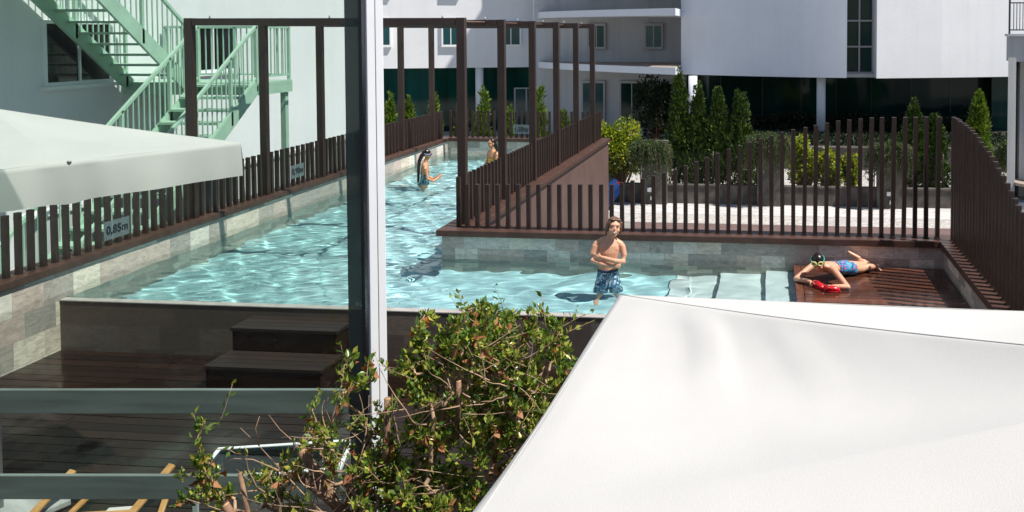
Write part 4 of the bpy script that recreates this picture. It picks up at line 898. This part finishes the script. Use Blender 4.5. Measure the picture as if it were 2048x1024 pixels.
# the right arm lies under, the left hand holds the right upper arm
b.caps([(-.125, .0, .60, .047), (-.160, -.01, .575, .045), (-.193, -.03, .48, .039), (-.190, -.06, .41, .034)]); b.caps([(-.190, -.06, .41, .033), (-.09, -.13, .385, .031), (.05, -.15, .355, .023)]); hand(b, (.05, -.15, .355), (1, -.02, -.12), (.1, 1, .1), 1, .5, .88)
b.caps([(.15, .0, .59, .047), (.18, -.01, .56, .044), (.203, -.04, .46, .038), (.187, -.075, .385, .034)]); b.caps([(.187, -.075, .385, .033), (.075, -.17, .425, .030), (-.085, -.135, .468, .022)]); hand(b, (-.085, -.135, .468), (-1, .45, .05), (.1, 1, -.25), -1, .6, .9)
body = remesh(b.build('body', M['skin'], t), .0062, 3)
sh = MB().loft([((0, .005, .262), X_*.127, Y_*.094), ((0, .005, .2), X_*.142, Y_*.104), ((0, 0, .1), X_*.16, Y_*.105), ((0, 0, .06), X_*.16, Y_*.1)], 24)
for s in (-1, 1): sh.loft([((s*.076, 0, .12), X_*.088, Y_*.094), ((s*.088, -.008, 0), X_*.088, Y_*.092), ((s*.098, -.016, -.12), X_*.088, Y_*.088)], 20)
remesh(sh.build('swim_shorts', M['shorts'], t), .0075, 2)
wb = MB().loft([((0, .005, .255), X_*.131, Y_*.098), ((0, .005, .285), X_*.1285, Y_*.0955)], 24); wb.build('waistband', simple('navy band', (.015, .03, .07), .6), t)
dc = MB(); [dc.caps([(q*.008, -.103, .25, .004), (q*.02, -.112, .17, .003), (q*.024, -.116, .09, .003)], 6) for q in (-1, 1)]; dc.build('drawstring', M['canvas'], t)
hr_ = MB(); hr_.ell((0, .024, .034), (.079, .088, .082)); hr_.ell((-.022, -.022, .088), (.045, .05, .02)); hr_.ell((.03, -.018, .084), (.038, .045, .02)); hr_.caps([(-.068, -.015, .05, .018), (-.078, -.005, -.03, .018), (-.074, .0, -.10, .010)]); hr_.caps([(-.058, -.05, .055, .012), (-.07, -.03, 0, .012), (-.07, -.02, -.06, .008)]); hr_.caps([(.07, -.01, .05, .016), (.076, .005, -.03, .014), (.07, .015, -.08, .008)]); hr_.ell((0, .05, -.03), (.066, .05, .06))
remesh(hr_.xf(T).build('hair', M['hair_brown'], t), .006, 3); face(t, T, True)
# --- the swimmer in profile with the long ponytail
t = person_thing('person with long wet ponytail and blue headband wading in profile along the left wall', (-7.36, 17.5, -.07), 112); b = MB()
b.loft([((0, .02, -.35), X_*.13, Y_*.1), ((0, .02, -.12), X_*.145, Y_*.11), ((0, .01, .06), X_*.115, Y_*.085), ((0, .0, .2), X_*.125, Y_*.085), ((0, -.005, .32), X_*.14, Y_*.088), ((0, -.0, .42), X_*.135, Y_*.07), ((0, -.0, .48), X_*.07, Y_*.055)], 20)
for s in (-1, 1): b.caps([(s*.075, .02, -.25, .085), (s*.085, 0, -.55, .055), (s*.085, .03, -.9, .035)]); foot(b, (s*.085, .03, -.9), (0, -1, 0))
b.caps([(0, 0, .46, .045), (0, -.03, .56, .04)]); T = hd_T((0, -.045, .655), -8, 12, 0); head_shell(b, T)
for s in (-1, 1): b.caps([(s*.135, 0, .42, .044), (s*.17, -.01, .38, .042), (s*.175, -.05, .16, .032)]); b.caps([(s*.175, -.05, .16, .033), (s*.13, -.17, .10, .029), (s*.075, -.27, .155, .021)]); hand(b, (s*.075, -.27, .155), (-s*.3, -.7, .55), (-s*1, .1, .1), s, .6, .9)
remesh(b.build('body', M['skin_tan'], t), .007, 3)
h = MB(); h.ell((0, .02, .035), (.080, .094, .086)); h.ell((0, .07, .0), (.055, .05, .06)); h.xf(T); h.caps([(0, .06, .64, .045), (0, .115, .52, .04), (.01, .13, .38, .036), (.0, .135, .2, .03), (-.01, .14, .05, .024), (0, .2, -.02, .015)])
remesh(h.build('hair', M['hair'], t), .007, 3); hb_ = MB().loft([(V(0, .006, .006), X_*.0805, Y_*.0955), (V(0, .004, .022), X_*.083, Y_*.098)], 24).xf(T); hb_.build('headband', M['blueband'], t)
MB().caps([(-.045, -.082, .02, .016), (0, -.095, .022, .014), (.045, -.082, .02, .016)]).xf(T).build('swim_mask', M['visor'], t); face(t, T, False, False)
su = MB().loft([((0, .02, -.3), X_*.14, Y_*.112), ((0, .02, -.12), X_*.153, Y_*.118), ((0, .01, .06), X_*.123, Y_*.093), ((0, 0, .2), X_*.131, Y_*.092), ((0, -.006, .24), X_*.133, Y_*.093)], 24); su.build('swimsuit', M['tealsuit'], t)
sp = MB(); [sp.caps([(s*.07, -.088, .26, .006), (s*.085, -.03, .455, .006), (s*.07, .075, .36, .006), (s*.05, .092, .24, .006)], 6) for s in (-1, 1)]; sp.build('straps', M['tealsuit'], t)
# --- the far swimmer behind the pickets
t = person_thing('person with slicked back hair and yellow straps in the water behind the inner fence', (-6.5, 19.4, 0), -38); b = MB()
b.loft([((0, .02, -.35), X_*.13, Y_*.1), ((0, .02, -.1), X_*.14, Y_*.11), ((0, .01, .05), X_*.113, Y_*.085), ((0, .0, .18), X_*.122, Y_*.085), ((0, -.005, .29), X_*.138, Y_*.088), ((0, -.0, .38), X_*.132, Y_*.07), ((0, -.0, .44), X_*.07, Y_*.055)], 20)
for s in (-1, 1):
    b.caps([(s*.075, .02, -.25, .085), (s*.085, 0, -.55, .055), (s*.085, .03, -.9, .035)]); foot(b, (s*.085, .03, -.9), (0, -1, 0))
    b.caps([(s*.135, 0, .38, .044), (s*.17, -.0, .34, .042), (s*.19, -.04, .13, .032)]); b.caps([(s*.19, -.04, .13, .033), (s*.16, -.16, .03, .028), (s*.11, -.26, -.02, .02)]); hand(b, (s*.11, -.26, -.02), (-s*.2, -1, -.1), (0, 0, -1), s, .3, .9)
b.caps([(0, 0, .42, .045), (0, -.02, .5, .04)]); T = hd_T((0, -.035, .59), -6, 4, 0); head_shell(b, T); remesh(b.build('body', M['skin_tan'], t), .007, 3)
h = MB(); h.ell((0, .03, .036), (.077, .088, .080)); h.ell((0, .06, -.03), (.06, .05, .07)); h.xf(T); h.caps([(0, .07, .56, .04), (.02, .09, .46, .032), (.03, .09, .3, .02)]); remesh(h.build('hair', M['hair'], t), .007, 3); face(t, T, False)
su = MB().loft([((0, .02, -.3), X_*.138, Y_*.112), ((0, .02, -.1), X_*.149, Y_*.118), ((0, .01, .05), X_*.121, Y_*.093), ((0, 0, .17), X_*.13, Y_*.093), ((0, -.006, .23), X_*.138, Y_*.095)], 24); su.build('swimsuit', M['yellowsuit'], t)
sp = MB(); [sp.caps([(s*.075, -.095, .22, .007), (s*.075, -.04, .415, .007), (s*.05, .07, .3, .007), (s*.04, .095, .2, .007)], 6) for s in (-1, 1)]; sp.build('straps', M['yellowsuit'], t)
# --- the child lying on the sun deck (world axes, origin on the boards)
t = person_thing('person lying on the sun deck with yellow goggles on the forehead, leaning over red shoes', (.75, 10.8, .052), 0); b = MB()
def L(x, y, z): return V(x-.75, y-10.8, z)
ax = V(.69, .72, 0).normalized(); sdv = V(-ax.y, ax.x, 0)
S = L(.69, 10.80, .17); Hp = L(.97, 11.06, .095)
def ring(f, wd, ht, dz=0): return (S.lerp(Hp, f)+V(0, 0, dz), sdv*wd, Z_*ht)
b.loft([ring(-.25, .05, .04, .02), ring(-.1, .10, .055, .01), ring(.08, .128, .07), ring(.35, .122, .078), ring(.7, .105, .074, -.005), ring(1.0, .122, .082, .01), ring(1.25, .11, .07)], 20)
kA = L(1.19, 11.17, .058); aA = L(1.41, 11.34, .05); kB = L(1.29, 11.37, .055); aB = L(1.15, 11.41, .115)
b.caps([(*(Hp-sdv*.055+ax*.05), .078), (*kA, .052), (*(kA+ax*.04), .048), (*(kA.lerp(aA, .45)+V(0, 0, .01)), .046), (*aA, .031)]); foot(b, aA, (.8, .3, -.35), (.5, .2, 1))
b.caps([(*(Hp+sdv*.055+ax*.05), .078), (*kB, .044)]); b.caps([(*(kB+V(.0, .0, .012)), .040), (*(kB.lerp(aB, .45)+V(.01, 0, .01)), .041), (*aB, .027)]); foot(b, aB+V(0, 0, .01), (-.85, .2, .38), (-.3, .1, -1))
hc = L(.60, 10.66, .262); b.caps([(*(S-ax*.03+V(0, 0, .02)), .05), (*(hc+V(.05, .06, -.03)), .043)]); T = Matrix.Translation(hc) @ Matrix.Rotation(R(-4), 4, 'Z') @ Matrix.Rotation(R(38), 4, 'X') @ Matrix.Rotation(R(-4), 4, 'Y'); head_shell(b, T)
eL = L(.95, 10.42, .036); wL = L(.76, 10.40, .045); eR = L(.33, 10.72, .036); wR = L(.50, 10.56, .05)
b.caps([(*(S-sdv*.12), .047), (*(S-sdv*.155+V(.01, -.03, -.01)), .043), (*eL, .033)]); b.caps([(*eL, .034), (*eL.lerp(wL, .4), .033), (*wL, .023)]); hand(b, wL, (-1, -.05, .12), (-.2, -.6, -.6), 1, .6, .85)
b.caps([(*(S+sdv*.12), .047), (*(S+sdv*.15+V(-.03, .0, -.01)), .043), (*eR, .033)]); b.caps([(*eR, .034), (*eR.lerp(wR, .4), .033), (*wR, .023)]); hand(b, wR, (.65, -.7, .1), (.3, -.2, -1), -1, .5, .85)
remesh(b.build('body', M['skin'], t), .0062, 3)
su = MB().loft([ring(.42, .129, .086), ring(.7, .115, .084, -.003), ring(1.0, .133, .092, .01), ring(1.12, .131, .086, .006)], 24)
for s in (-1, 1):
    k_ = kA if s < 0 else kB; h0 = Hp+sdv*s*.055+ax*.03; dv = (k_-h0).normalized(); s2 = dv.cross(Z_); su.loft([(h0-dv*.02, s2*.085, Z_*.087), (h0+dv*.075, s2*.082, Z_*.084)], 18)
remesh(su.build('swimsuit', M['floral'], t), .007, 2)
h = MB(); h.ell((0, .022, .036), (.079, .09, .083)); h.ell((0, .05, -.02), (.066, .055, .06)); h.caps([(-.07, .0, .03, .014), (-.07, .02, -.04, .012)]); h.caps([(.07, .0, .03, .014), (.07, .02, -.04, .012)]); remesh(h.xf(T).build('hair', M['hair'], t), .006, 3); face(t, T, False)
gg = MB(); gl = MB()
for s in (-1, 1):
    c = V(s*.038, -.071, .075); d_ = V(s*.25, -.8, .55).normalized(); ri = []; q1 = d_.cross(Z_).normalized(); q2 = q1.cross(d_)
    ring_ = [c+(q1*math.cos(a)*.029+q2*math.sin(a)*.022)+d_*.006 for a in [2*PI*k/16 for k in range(17)]]; gg.tube(ring_, .0085, 8); gl.loft([(c-d_*.006, q1*.024, q2*.018), (c+d_*.006, q1*.024, q2*.018)], 16)
gg.xf(T).build('goggles', M['gog'], t); gl.xf(T).build('goggle_lenses', M['lens'], t)
stp_ = MB().caps([(-.012, -.086, .075, .006), (.012, -.086, .075, .006)], 8); stp_.tube([(.062, -.06, .072), (.08, -.01, .058), (.082, .04, .04), (.06, .09, .03), (0, .117, .026), (-.06, .09, .03), (-.082, .04, .04), (-.08, -.01, .058), (-.062, -.06, .072)], .007, 8); stp_.xf(T).build('goggle_strap', M['teal'], t)
# --- two red shoes
def shoe(label, loc, rot, tilt=0):
    s = thing('red_shoe', label, 'shoe', loc, 'red rubber clogs on the sun deck'); s.rotation_euler = (R(tilt), 0, R(rot)); k = 16
    m = MB().loft([((-.095, 0, .02), Y_*.02, Z_*.016), ((-.085, 0, .032), Y_*.032, Z_*.03), ((-.04, 0, .036), Y_*.036, Z_*.034), ((.0, 0, .040), Y_*.039, Z_*.038), ((.05, 0, .035), Y_*.042, Z_*.033), ((.085, 0, .026), Y_*.034, Z_*.024), ((.10, 0, .02), Y_*.018, Z_*.014)], 18)
    m.build('upper', M['red'], s); MB().loft([((-.1, 0, .008), Y_*.02, Z_*.007), ((-.07, 0, .008), Y_*.036, Z_*.0075), ((.05, 0, .008), Y_*.045, Z_*.0075), ((.104, 0, .009), Y_*.022, Z_*.007)], 18).build('sole', M['red'], s)
    MB().ell((-.045, 0, .064), (.034, .026, .009), None, 14, 8).build('opening', M['stripe'], s); MB().tube([(-.005, -.042, .045), (-.06, -.04, .07), (-.1, 0, .066), (-.06, .04, .07), (-.005, .042, .045)], .006, 8).build('heel_strap', M['red'], s)
    return s
shoe('red shoe under the hands of the lying child, toe pointing right', (.75, 10.335, .053), 4); shoe('red shoe held under the chin of the lying child, toe pointing at the viewer', (.60, 10.47, .053), -52, 0)

# ------------------------------------------------------------------ caustics: sunlight really refracts through the waves onto what lies in the pool
for o in C.objects:
    if o.type == 'MESH' and o.parent and (o.parent is pool or o.parent is sdk or (o.parent.get('category') == 'person')): o.cycles.is_caustics_receiver = True
